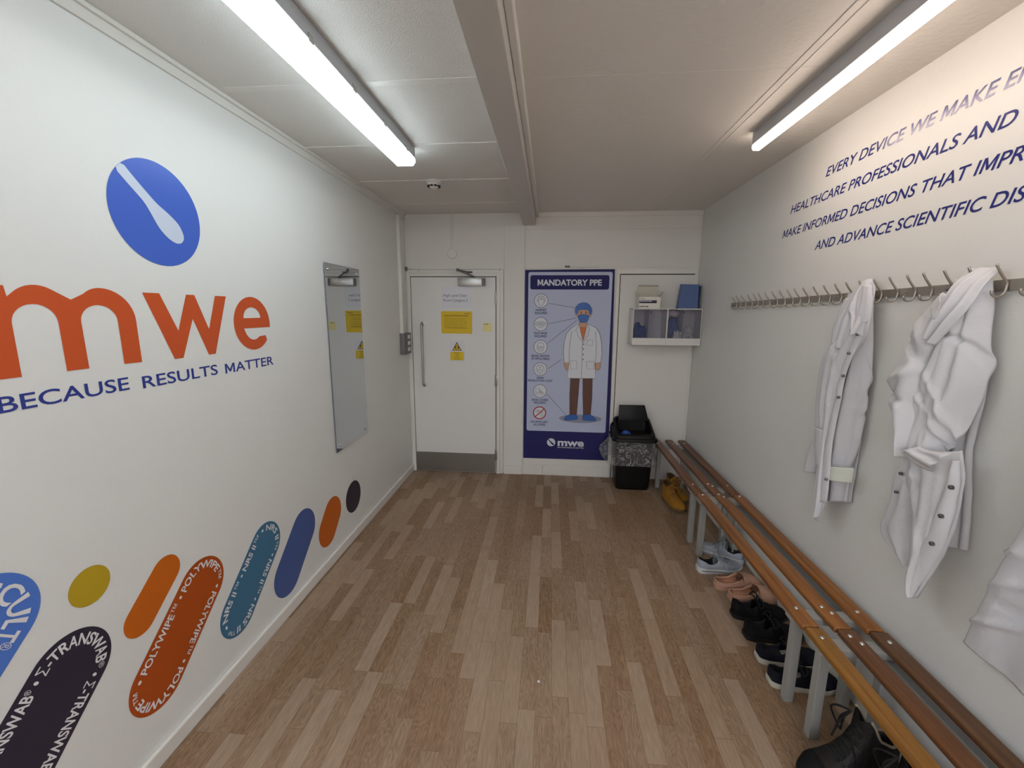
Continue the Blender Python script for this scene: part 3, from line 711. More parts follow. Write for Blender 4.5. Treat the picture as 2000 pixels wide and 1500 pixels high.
# ------------------------------------------------------------------ right wall lettering
t = thing('wall_slogan', 'four lines of dark blue slanted capitals high on the right wall', 'wall lettering', (XR, 1.5, 1.98))
def line(full, prefix, y0, y1, z0, z1, cap):
    """full text; the letter after prefix starts at y1 (towards the camera)"""
    k = (y0-y1)/span(prefix); sl = (z1-z0)/(y0-y1); bm = BM()
    text(bm, on_right, full, 0, 0, cap, OFF, sx=k, bold=.010, shear=.27, warp=lambda p, q: (-y0+p, z0+sl*p+q))
    obj('text_line', bm, M['vin_text2'], t, flip=False)
P = [(2.3829,2.341),(1.5428,2.3444),(2.674,2.2281),(1.538,2.2295),(2.7335,2.1028),(1.5901,2.1135),(2.4003,1.992),(1.5214,1.9974)]
line('EVERY DEVICE WE MAKE ENABLES', 'EVERY DEVICE WE MAKE ', P[0][0], P[1][0], P[0][1], P[1][1], .042)
line('HEALTHCARE PROFESSIONALS AND PATIENTS', 'HEALTHCARE PROFESSIONALS AN', P[2][0], P[3][0], P[2][1], P[3][1], .042)
line('MAKE INFORMED DECISIONS THAT IMPROVE', 'MAKE INFORMED DECISIONS THAT ', P[4][0], P[5][0], P[4][1], P[5][1], .042)
line('AND ADVANCE SCIENTIFIC DISCOVERY', 'AND ADVANCE SCIENTIFIC ', P[6][0], P[7][0], P[6][1], P[7][1], .042)

# ------------------------------------------------------------------ poster
t = thing('safety_poster', 'tall navy and pale blue MANDATORY PPE poster right of the door', 'poster', (.18, YB, .176))
bm = BM(); PQ = [(-0.2465,2.0534),(0.5952,2.0586),(0.6184,0.1803),(-0.2458,0.1742)]
flat(bm, on_back, [PQ[3], PQ[2], PQ[1], PQ[0]], .009, th=.0085); obj('board', bm, M['navy'], t)
POFF = .0096
bm = BM(); IQ = [(-0.2242,2.032),(0.5701,2.0377),(0.5825,0.47),(-0.2176,0.4682)]
flat(bm, on_back, rrect(IQ[3][0]+.002, (IQ[3][1]+IQ[2][1])/2, (IQ[1][0]+IQ[2][0])/2, (IQ[0][1]+IQ[1][1])/2, .02), POFF); obj('panel', bm, M['lilac'], t)
HQ = [(-0.1967,1.9939),(0.548,2.005),(0.5465,1.8803),(-0.195,1.8718)]
bm = BM(); flat(bm, on_back, rrect(HQ[0][0], HQ[3][1], HQ[1][0], HQ[1][1], .02), POFF+.0004); h = obj('heading_banner', bm, M['navy'], t)
TQ = [(-0.1268,1.9079),(0.4782,1.9133),(-0.1276,1.9605)]
bm = BM(); text(bm, on_back, 'MANDATORY PPE', TQ[0][0], (TQ[0][1]+TQ[1][1])/2, .052, POFF+.0008, width=TQ[1][0]-TQ[0][0], bold=.03); obj('heading', bm, M['white_print'], h)
# captions and circles
caps = [(-0.0899,1.7659),(-0.0893,1.5434),(-0.0883,1.3216),(-0.0879,1.1007),(-0.0866,0.881),(-0.0863,0.6572)]
capt = [(-0.0881,1.6686),(-0.0876,1.6393),(-0.0891,1.4457),(-0.0885,1.4168),(-0.0876,1.2231),(-0.0871,1.1952),(-0.0862,1.004),(-0.0857,0.9761),(-0.0848,0.7804),(-0.0844,0.7525),(-0.086,0.5531),(-0.0855,0.5236)]
words_ = ['HAIRNET', 'REQUIRED', 'FACE MASK', 'REQUIRED', 'BEARD SNOOD', '(IF APPLICABLE)', 'WEAR', 'PRODUCTION COAT', 'SHOE COVERS', 'REQUIRED', 'NO JEWELLERY', 'ALLOWED']
for i in range(6):
    bm = BM()
    for wd, q in zip(words_[2*i:2*i+2], capt[2*i:2*i+2]): text(bm, on_back, wd, q[0], q[1], .0205, POFF+.0004, sx=.0255, bold=.02, align='C')
    obj('caption', bm, M['navy'], t, flip=False)
k = POFF+.0004; RED = mat('red print', (176, 44, 40), rough=.4)
for i, c in enumerate(caps):
    R_ = .067; bm = BM()
    flat(bm, on_back, circle(c, R_, 40), k, 0)
    if i < 5: ring_flat(bm, on_back, circle(c, R_, 40), circle(c, R_-.004, 40), k+.0004, 1)
    else:
        ring_flat(bm, on_back, circle(c, R_, 40), circle(c, R_-.011, 40), k+.0004, 2)
        stroke(bm, on_back, [(c[0]-.042, c[1]-.040), (c[0]+.042, c[1]+.040)], .010, k+.0010, 2)
    def S(pts, cl=False, w=.003): stroke(bm, on_back, [(c[0]+a*R_, c[1]+b*R_) for a, b in pts], w, k+.0006, 1, cl)
    if i == 0:
        S(arc(0, .1, .58, .6, -20, 200, 16)+[(-.45, .0), (-.3, .22), (0, .28), (.3, .22), (.45, 0)], True); S(arc(0, .0, .42, .72, 180, 360, 12)); S([(-.2, .3), (-.25, .55)]); S([(.05, .3), (.05, .6)]); S([(.25, .3), (.3, .5)])
    if i == 1:
        S([(-.58, .25), (-.2, .32), (0, .38), (.2, .32), (.58, .25), (.5, -.25), (.2, -.42), (0, -.48), (-.2, -.42), (-.5, -.25)], True); S([(-.45, .15), (.45, .15)]); S([(-.45, 0), (.45, 0)]); S([(-.4, -.15), (.4, -.15)]); S(arc(-.6, .03, .18, .2, 90, 270, 8)); S(arc(.6, .03, .18, .2, -90, 90, 8))
    if i == 2:
        S(arc(0, .18, .48, .46, 0, 180, 12)+[(-.5, -.2), (-.3, -.6), (0, -.68), (.3, -.6), (.5, -.2)], True); S([(-.5, .02), (.5, .02)]); S([(-.4, -.2), (0, -.12), (.4, -.2)]); S([(-.3, -.45), (0, -.35), (.3, -.45)])
    if i == 3:
        S([(-.25, .62), (-.45, .45), (-.65, -.25), (-.42, -.32), (-.3, .1), (-.32, -.68), (.32, -.68), (.3, .1), (.42, -.32), (.65, -.25), (.45, .45), (.25, .62)], True); S([(-.25, .62), (0, .2), (.25, .62)]); S([(0, .2), (0, -.68)])
    if i == 4:
        S([(-.6, .5), (-.15, .5), (.0, .05), (.6, -.3), (.6, -.45), (-.6, -.45)], True); S([(-.6, -.2), (.3, -.2)]); S([(-.15, .2), (.2, -.3)])
    if i == 5:
        S(circle((-.35, .25), .18, 12), True); S(circle((.3, -.3), .22, 12), True); S(circle((-.1, .35), .1, 10), True); S(circle((.35, .2), .15, 12), True)
    obj('pictogram', bm, [M['white_print'], M['line'], RED], t, flip=False)
for a, b in ([(-0.0131,1.742),(0.2254,1.7021)], [(-0.0114,1.5465),(0.248,1.6051)], [(-0.0199,1.3576),(0.2584,1.5856)], [(-0.0096,1.1073),(0.1214,1.2011)], [(-0.0145,0.8514),(0.177,0.6434)]):
    bm = BM(); stroke(bm, on_back, [a, b], .0035, k, 0); obj('pointer_line', bm, M['line'], t, flip=False)
# the illustrated figure
SK, OR, TR, BL, SH, BK = (mat(n, c, rough=.45) for n, c in (('skin print', (204, 158, 128)), ('orange print', (206, 106, 30)), ('brown print', (96, 58, 44)), ('blue print', (44, 98, 178)), ('grey print', (140, 146, 168)), ('ink print', (40, 38, 56))))
bm = BM()
LV = [POFF+.0004]
def A(pts, mi, ink=0., step=.0003):
    LV[0] += step; flat(bm, on_back, pts, LV[0], mi)
    if ink: LV[0] += step; stroke(bm, on_back, pts, ink, LV[0], 6, True)
def Ls(pts, w=.003): LV[0] += .0001; stroke(bm, on_back, pts, w, LV[0], 6)
c = [(0.3209,0.6079)][0]; A(circle(c, .21, 40, .043), 4)
A([(0.2117,1.0194),(0.3019,1.0213),(0.2935,0.8198),(0.2842,0.6412),(0.2154,0.6392),(0.2089,0.8437)], 2, .003); A([(0.3319,1.0219),(0.4266,1.0238),(0.4293,0.8232),(0.421,0.6452),(0.3502,0.6431),(0.338,0.8469)], 2, .003)
A(spl([(0.163,0.5953),(0.175,0.6248),(0.2152,0.6472),(0.2841,0.6439),(0.2905,0.6017),(0.1837,0.5879)], 3, True), 3, .003); A(spl([(0.3464,0.606),(0.3501,0.6458),(0.4182,0.6519),(0.473,0.6098),(0.4611,0.5909),(0.3518,0.5956)], 3, True), 3, .003)
A([(0.1444,1.1813),(0.1944,1.1821),(0.1867,1.1007),(0.1693,1.0953),(0.147,1.1407)], 0, .003); A([(0.445,1.1864),(0.4967,1.1872),(0.4968,1.1268),(0.4781,1.1011),(0.4529,1.1108)], 0, .003)
A([(0.2827,1.5907),(0.3486,1.5912),(0.3593,1.4984),(0.2761,1.4976)], 0, .003)
A([(0.2778,1.5491),(0.2103,1.5117),(0.1654,1.4619),(0.1415,1.3772),(0.1363,1.277),(0.1462,1.1712),(0.1922,1.1704),(0.1796,1.0162),(0.4566,1.0194),(0.443,1.1737),(0.4996,1.1772),(0.5081,1.2676),(0.499,1.3669),(0.4782,1.4554),(0.4418,1.5115),(0.356,1.5498),(0.322,1.3745)], 5, .0035)
A([(0.2852,1.5173),(0.3488,1.5179),(0.3205,1.3894)], 1, .002)
for q in ([(0.2793,1.5467),(0.2471,1.4825),(0.2723,1.463),(0.2629,1.4481),(0.3171,1.3745),(0.3171,1.0165)], [(0.3575,1.5474),(0.3841,1.4888),(0.3655,1.464),(0.3758,1.4494),(0.322,1.3745)], [(0.2103,1.4772),(0.193,1.313),(0.1922,1.172)], [(0.4382,1.4796),(0.4531,1.2917),(0.4454,1.1763)]): Ls(q)
for q in ([(0.2016,1.1898),(0.2688,1.191),(0.2665,1.1099),(0.209,1.1088),(0.2016,1.1898)], [(0.3609,1.1849),(0.4351,1.1862),(0.4329,1.1155),(0.3686,1.1092),(0.3609,1.1849)], [(0.3631,1.3949),(0.4122,1.3955),(0.4142,1.3434),(0.365,1.3428),(0.3631,1.3949)]): Ls(q, .0025)
for q in [(0.3277,1.3547),(0.3269,1.3074),(0.3272,1.2548),(0.328,1.2046)]: LV[0] += .0001; flat(bm, on_back, circle(q, .006, 10), LV[0], 6)
c = [(0.3172,1.6518)][0]; A(circle(c, .058, 28, .085), 0, .003)
A(circle((c[0]-.06, c[1]-.01), .012, 12, .022), 0, .002); A(circle((c[0]+.06, c[1]-.01), .012, 12, .022), 0, .002)
A(spl([(0.2469,1.6392),(0.2376,1.6731),(0.2493,1.7167),(0.2824,1.7434),(0.3162,1.7498),(0.3552,1.7414),(0.3829,1.7126),(0.3963,1.6789),(0.3903,1.645),(0.3784,1.6401),(0.3676,1.6691),(0.3477,1.6825),(0.2845,1.6821),(0.2655,1.6684),(0.259,1.6441)], 3, True), 3, .003)
A(spl([(0.2668,1.6296),(0.3152,1.6396),(0.3642,1.6303),(0.3655,1.5962),(0.347,1.5668),(0.313,1.5617),(0.2834,1.5712)], 3, True), 3, .002)
for q in [(0.2939,1.6492),(0.3392,1.6495)]: LV[0] += .0001; flat(bm, on_back, circle(q, .006, 10), LV[0], 6)
Ls([(0.2804,1.6598),(0.3047,1.6629)], .006); Ls([(0.329,1.663),(0.3534,1.6603)], .006)
obj('figure_print', bm, [SK, OR, TR, BL, SH, M['white_print'], BK], t, flip=False, label='printed figure in white coat, blue hairnet and mask')
# logo at the foot
bm = BM(); LQ = [(0.0364,0.352),(0.0055,0.3835),(0.0561,0.3309),(0.1031,0.3228),(0.3664,0.3268),(0.1037,0.2956),(0.3674,0.2986)]
flat(bm, on_back, circle(LQ[0], .042, 40), POFF)
text(bm, on_back, 'mwe', LQ[3][0], LQ[3][1]-.004, .072, POFF, width=LQ[4][0]-LQ[3][0], bold=.03); text(bm, on_back, 'BECAUSE RESULTS MATTER', LQ[5][0], LQ[5][1], .011, POFF, width=LQ[6][0]-LQ[5][0], bold=.02)
o = obj('logo', bm, M['white_print'], t, flip=False)
bm = BM(); a, b = Vector(LQ[1]), Vector(LQ[2]); n_ = Vector((.7, .7))
flat(bm, on_back, [tuple(a-n_*.004), tuple(a+n_*.004), tuple(a+(b-a)*.5+n_*.006), tuple(b+n_*.010), tuple(b+(b-a)*.12), tuple(b-n_*.010), tuple(a+(b-a)*.5-n_*.006)], POFF+.0005); obj('logo_swab', bm, M['navy'], o)
# the pen on the ledge above it
PN = [(0.1294,2.0746),(0.175,2.0745),(0.4471,2.0724)]
zt = 2.074+.009
bm = BM(); tube(bm, [(PN[0][0]+.04, YB-.012, zt), (PN[2][0], YB-.012, zt)], .009, 12)
t = obj('marker_pen', bm, M['plastic_w'], None, 40, label='white marker pen lying on the ledge above the poster', cat='pen')
bm = BM(); lathe(bm, [(0, 0), (.009, 0), (.0105, .003), (.0105, .014), (.007, .019), (.007, .026), (.0105, .030), (.0105, .042), (.009, .045), (0, .045)], (PN[0][0], YB-.012, zt), (1, 0, 0), 12)
obj('cap', bm, M['plastic_g'], t, 40, label='dark pen cap')

# ------------------------------------------------------------------ dispenser boxes on the back wall
def lump(name, c, rx, ry, rz, m, seed, amp=.35, fr=3.0, parent=None, sub=4, flatb=True, **kw):
    bm = BM(); bmesh.ops.create_icosphere(bm, subdivisions=sub, radius=1)
    for v in bm.verts:
        p = v.co.copy(); s = Vector((seed*3.1, seed*1.7, seed))
        k = 1+amp*(noise.noise(p*fr*.5+s)*.7+abs(noise.noise(p*fr*1.6+s))*.6-.2)+amp*.3*noise.noise(p*fr*4+s)
        q = p*k; z = q.z
        if flatb and z < -.72: z = -.72
        v.co = Vector((c[0]+q.x*rx, c[1]+q.y*ry, c[2]+z*rz))
    return obj(name, bm, m, parent, 'all', **kw)
SY0, SY1 = 3.945, YB-.010
def dispenser(x0, x1, label):
    t = thing('dispenser_box', label, 'dispenser', ((x0+x1)/2, YB, 1.368), group='clear fronted dispensers on the back wall')
    th = .004; bm = BM()
    box(bm, (x0, SY1-th, 1.368), (x1, SY1, 1.698)); box(bm, (x0, SY0, 1.368), (x1, SY1, 1.368+th)); box(bm, (x0, SY0, 1.694), (x1, SY1, 1.698))
    for x in (x0, x1-th): box(bm, (x, SY0, 1.368), (x+th, SY1, 1.698))
    obj('shell', bm, M['plastic_w'], t)
    obj('front_lip', box(BM(), (x0, SY0-.004, 1.368), (x1, SY0, 1.432), .0015), M['plastic_w'], t)
    obj('front_pane', box(BM(), (x0+.004, SY0-.002, 1.432), (x1-.004, SY0, 1.694)), M['acrylic'], t)
    bm = BM(); box(bm, (x0, SY0-.004, 1.690), (x1, SY0, 1.698)); box(bm, (x0, SY0-.004, 1.432), (x0+.005, SY0, 1.69)); box(bm, (x1-.005, SY0-.004, 1.432), (x1, SY0, 1.69))
    obj('front_edge', bm, M['trim'], t)
    bm = BM(); xm = x0+(x1-x0)*.47; box(bm, (xm-.002, SY0+.02, 1.372), (xm+.002, SY1-th, 1.69)); obj('divider', bm, M['frost'], t)
    bm = BM(); box(bm, (x0+(x1-x0)*.64, SY1-th-.002, 1.655), (x0+(x1-x0)*.66, SY1-th, 1.675)); obj('keyhole_slot', bm, M['gap'], t)
    return t
dispenser(.750, 1.053, 'left of two clear fronted white dispenser boxes, holding blue shoe covers')
dispenser(1.055, 1.354, 'right of two clear fronted white dispenser boxes, holding blue and white hairnets')
lump('shoe_covers', (.826, 4.03, 1.447), .064, .07, .105, M['blue_foam'], 2, amp=.5, fr=3.5, label='crumpled blue shoe covers in the left dispenser box', cat='shoe covers', kind='stuff')
lump('hairnets', (1.124, 4.05, 1.475), .060, .055, .130, M['blue_foam'], 6, amp=.45, fr=3.5, label='crumpled blue hairnets heaped in the right dispenser box', cat='hairnets', kind='stuff')
lump('beard_snood', (1.122, 4.03, 1.652), .056, .05, .032, M['net_pink'], 11, label='pale pink gauze bundle on top of the blue hairnets', cat='hairnet')
lump('mop_cap', (1.158, 3.972, 1.436), .042, .018, .056, M['net_white'], 14, amp=.8, fr=6, label='frilly white mop cap in front of the blue hairnets', cat='hairnet')
lump('mop_cap', (1.268, 4.03, 1.450), .052, .05, .085, M['net_white'], 19, amp=.7, fr=4, label='crumpled white net at the right end of the right dispenser box', cat='hairnet')
# glove carton with its lid up
t = thing('glove_carton', 'open white glove carton with a dark label standing on the left dispenser box', 'carton', (.898, 4.05, 1.699))
bm = BM(); th = .002; x0, x1, y0, y1, z0, z1 = .803, .996, 3.985, 4.095, 1.699, 1.802
box(bm, (x0, y0, z0), (x1, y0+th, z1)); box(bm, (x0, y1-th, z0), (x1, y1, z1)); box(bm, (x0, y0, z0), (x0+th, y1, z1)); box(bm, (x1-th, y0, z0), (x1, y1, z1)); box(bm, (x0, y0, z0), (x1, y1, z0+th))
obj('tray', bm, M['card_w'], t)
bm = BM(); hexa(bm, [(x0, y1-th, z1), (x1, y1-th, z1), (x1, y1, z1), (x0, y1, z1), (x0+.004, y1+.012, z1+.100), (x1-.004, y1+.012, z1+.100), (x1-.004, y1+.014, z1+.100), (x0+.004, y1+.014, z1+.100)])
hexa(bm, [(x0+.004, y1+.010, z1+.098), (x1-.004, y1+.010, z1+.098), (x1-.004, y1+.014, z1+.098), (x0+.004, y1+.014, z1+.098), (x0+.01, y1-.014, z1+.106), (x1-.01, y1-.014, z1+.106), (x1-.01, y1-.012, z1+.108), (x0+.01, y1-.012, z1+.108)])
obj('lid_flap', bm, M['card_in'], t)
for s, xx in ((-1, x0), (1, x1)):
    bm = BM(); hexa(bm, [(xx, y0+.01, z1-.001), (xx, y1-.01, z1-.001), (xx+s*.002, y1-.01, z1-.001), (xx+s*.002, y0+.01, z1-.001), (xx+s*.030, y0+.02, z1+.05), (xx+s*.030, y1-.02, z1+.05), (xx+s*.032, y1-.02, z1+.05), (xx+s*.032, y0+.02, z1+.05)])
    obj('side_flap', bm, M['card_w'], t)
def on_carton(a, b, d=0.): return Vector((a, y0-d, b))
bm = BM(); flat(bm, on_carton, [(x0+.002, 1.745), (x1-.036, 1.745), (x1-.036, 1.771), (x0+.002, 1.771)], .0006, 0)
words(bm, on_carton, x0+.006, x0+.115, 1.760, .006, .0012, 70, 1); words(bm, on_carton, x0+.006, x0+.09, 1.7115, .008, .0006, 71, 0); words(bm, on_carton, x0+.020, x0+.06, 1.783, .005, .0006, 72, 2)
ring_flat(bm, on_carton, circle((x0+.013, 1.785), .006, 16), circle((x0+.013, 1.785), .004, 16), .0006, 2)
obj('label_print', bm, [M['line'], M['letter_white'], M['grey_ink']], t, flip=False)
# blue folder box
t = thing('folder_box', 'blue card box leaning on the right dispenser box, its right side open', 'box', (1.26, 4.0, 1.699))
fx = [(1.152, 3.99), (1.322, 3.985), (1.338, 4.09), (1.165, 4.10)]
bm = BM(); v0 = [bm.verts.new((x, y, 1.699)) for x, y in fx]; tx = [(1.176, 4.0), (1.322, 3.996), (1.336, 4.08), (1.188, 4.09)]
v1 = [bm.verts.new((x, y, 1.908+.004*i)) for i, (x, y) in enumerate(tx)]
for i in (0, 2, 3): bm.faces.new((v0[i], v0[(i+1) % 4], v1[(i+1) % 4], v1[i]))
bm.faces.new(v1); bm.faces.new(list(reversed(v0)))
o = obj('card_body', bm, M['blue_card'], t); md = o.modifiers.new('thick', 'SOLIDIFY'); md.thickness = .0025; md.offset = 0
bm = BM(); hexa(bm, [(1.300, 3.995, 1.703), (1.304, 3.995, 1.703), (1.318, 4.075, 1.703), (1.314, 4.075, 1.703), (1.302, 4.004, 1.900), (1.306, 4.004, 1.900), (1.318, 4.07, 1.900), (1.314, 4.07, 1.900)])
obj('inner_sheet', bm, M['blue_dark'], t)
bm = BM(); hexa(bm, [(1.338, 4.086, 1.703), (1.352, 4.05, 1.74), (1.354, 4.05, 1.74), (1.340, 4.088, 1.703), (1.336, 4.078, 1.905), (1.352, 4.03, 1.898), (1.354, 4.03, 1.898), (1.338, 4.080, 1.905)])
obj('side_flap', bm, M['blue_card'], t)

# ------------------------------------------------------------------ swing bin
BX, BY = .810, 3.955
t = thing('swing_bin', 'black plastic bin with its lid flap up and a clear liner round it', 'bin', (BX, BY, 0))
def rr_ring(bm, cx, cy, hx, hy, r, z, n=5):
    return [bm.verts.new((a, b, z)) for a, b in rrect(cx-hx, cy-hy, cx+hx, cy+hy, min(r, hx*.9, hy*.9), n)]
def loft(bm, rings, cap0=False, cap1=False):
    for A, B in zip(rings, rings[1:]):
        n = len(A)
        for i in range(n): bm.faces.new((A[i], A[(i+1) % n], B[(i+1) % n], B[i]))
    if cap0: bm.faces.new(list(reversed(rings[0])))
    if cap1: bm.faces.new(rings[-1])
bm = BM(); loft(bm, [rr_ring(bm, BX, BY, .135, .105, .03, .0), rr_ring(bm, BX, BY, .150, .116, .035, .006), rr_ring(bm, BX, BY, .158, .122, .04, .03), rr_ring(bm, BX, BY, .180, .138, .045, .49)], True, True)
obj('body', bm, M['black'], t, 50)
bm = BM(); loft(bm, [rr_ring(bm, BX, BY, .192, .146, .05, .478), rr_ring(bm, BX, BY, .207, .156, .055, .481), rr_ring(bm, BX, BY, .209, .157, .055, .503), rr_ring(bm, BX, BY, .197, .150, .05, .511), rr_ring(bm, BX, BY, .188, .143, .05, .514)])
hb = rr_ring(bm, BX, BY, .188, .143, .05, .514)
# hood rises towards the back, with a sloping opening
def hood(k, hx, hy, zf, zb, r):
    o = []
    for a, b in rrect(BX-hx, BY-hy, BX+hx, BY+hy, r, 5):
        f = (b-(BY-hy))/(2*hy); o.append(bm.verts.new((a, b+k*.012, zf+(zb-zf)*f)))
    return o
h1 = hood(0, .184, .139, .535, .595, .05); h2 = hood(1, .172, .130, .548, .655, .05); h3 = hood(1, .155, .115, .546, .652, .04); h4 = hood(1, .150, .110, .50, .52, .04)
loft(bm, [hb, h1, h2, h3, h4], False, True)
lid = obj('lid_hood', bm, M['black'], t, 50)
bm = BM(); hexa(bm, [(BX-.135, BY+.045, .640), (BX+.150, BY+.045, .640), (BX+.150, BY+.057, .640), (BX-.135, BY+.057, .640), (BX-.128, BY+.075, .782), (BX+.112, BY+.075, .786), (BX+.112, BY+.086, .784), (BX-.128, BY+.086, .780)], .004)
obj('swing_flap', bm, M['black'], lid, 40)
bm = BM()
for s in (-1,): tube(bm, smooth_path([(BX+s*.205, BY-.06, .52), (BX+s*.212, BY-.02, .56), (BX+s*.200, BY+.05, .585), (BX+s*.185, BY+.08, .60)], 5), .009, 8)
obj('side_handle', bm, M['black'], lid, 50)
lump('glove', (BX-.075, BY-.05, .533), .045, .035, .032, M['blue_foam'], 31, sub=3, label='blue glove lying in the mouth of the black bin', cat='glove')
bm = BM(); rings = []
for j, (z, k, e) in enumerate(((.482, 1.045, 0), (.46, 1.06, .004), (.42, 1.055, .008), (.37, 1.06, .011), (.32, 1.075, .014), (.28, 1.09, .016), (.255, 1.11, .018), (.250, 1.115, .018))):
    ring = []
    for i, (a, b) in enumerate(rrect(BX-.180, BY-.138, BX+.180, BY+.138, .05, 12)):
        p = Vector((a-BX, b-BY, 0))*k; w = 1+e*5*noise.noise(Vector((a*14, b*14, z*7)))+e*3*noise.noise(Vector((a*45, b*45, z*9)))
        sag = .012*noise.noise(Vector((a*9, b*9, 3)))*(j > 4)
        ex = max(0, -p.x-.14)*2.6*math.exp(-((z-.35)/.08)**2)+max(0, p.x-.15)*.5*math.exp(-((z-.29)/.05)**2)
        sx = -1 if p.x < 0 else 1
        ring.append(bm.verts.new((min(BX+p.x*w+sx*ex*.9, 1.0+.03*max(0, min(1, (.38-z)/.06))), min(BY+p.y*w, YB-.015), z+sag)))
    rings.append(ring)
loft(bm, rings); obj('bin_liner', bm, M['liner'], t, 'all', label='clear plastic liner')

# ------------------------------------------------------------------ benches
def bench(y0, y1, dx, woods, near, far, label, lat=0.):
    t = thing('changing_bench', label, 'bench', (1.19+dx, (y0+y1)/2, 0), group='slatted changing benches along the right wall')
    zt, th, w = .446, .026, .066
    xs = (1.031+dx, 1.152+dx, 1.272+dx)
    for i, x in enumerate(xs):
        bm = BM(); box(bm, (x, y0+.0015, zt-th), (x+w, y1-.0015, zt), .007, 3)
        s = obj('slat', bm, woods[i], t, 40)
        for ye, sg in ((near, 1), (far, -1)):
            for k in ((.5,) if i != 1 else (.36, .64)):
                yb = ye+.0 if i != 1 else ye+(.5-k)*.13
                bm = BM(); lathe(bm, [(.0095, -.002), (.0095, .0005), (.0075, .0035), (.0035, .0052), (0, .0056)], (x+w*(.5 if i != 1 else k+.0), yb, zt), n=14); obj('bolt', bm, M['steel_bright'], s, 60)
    for ye in (near, far):
        for lx in (1.057+dx, 1.285+dx):
            bm = BM(); box(bm, (lx, ye-.018, .004), (lx+.036, ye+.018, .392), .002); box(bm, (lx+.001, ye-.017, 0), (lx+.035, ye+.017, .006))
            obj('leg', bm, M['frame_grey'], t)
        bm = BM(); box(bm, (1.040+dx, ye-.03, .392), (1.333+dx, ye+.03, .42), .002); obj('cross_bar', bm, M['frame_grey'], t)
    bm = BM(); box(bm, (1.285+dx, near+.018, .352), (1.315+dx, far-.018, .382), .002); obj('back_rail', bm, M['frame_grey'], t)
    return t
bench(2.818, 4.045, -.014, (M['wood_red'], M['wood_red'], M['wood_red']), 2.965, 3.94, 'slatted bench farthest from the camera, reddish slats ending by the black bin')
bench(1.578, 2.816, -.004, (M['wood_mid'], M['wood_mid'], M['wood_mid']), 1.683, 2.792, 'middle slatted bench of the row, brown slats above the trainers')
bench(.30, 1.576, .002, (M['wood_gold'], M['wood_brown'], M['wood_dark']), 1.520, .42, 'slatted bench nearest the camera with a golden front slat')

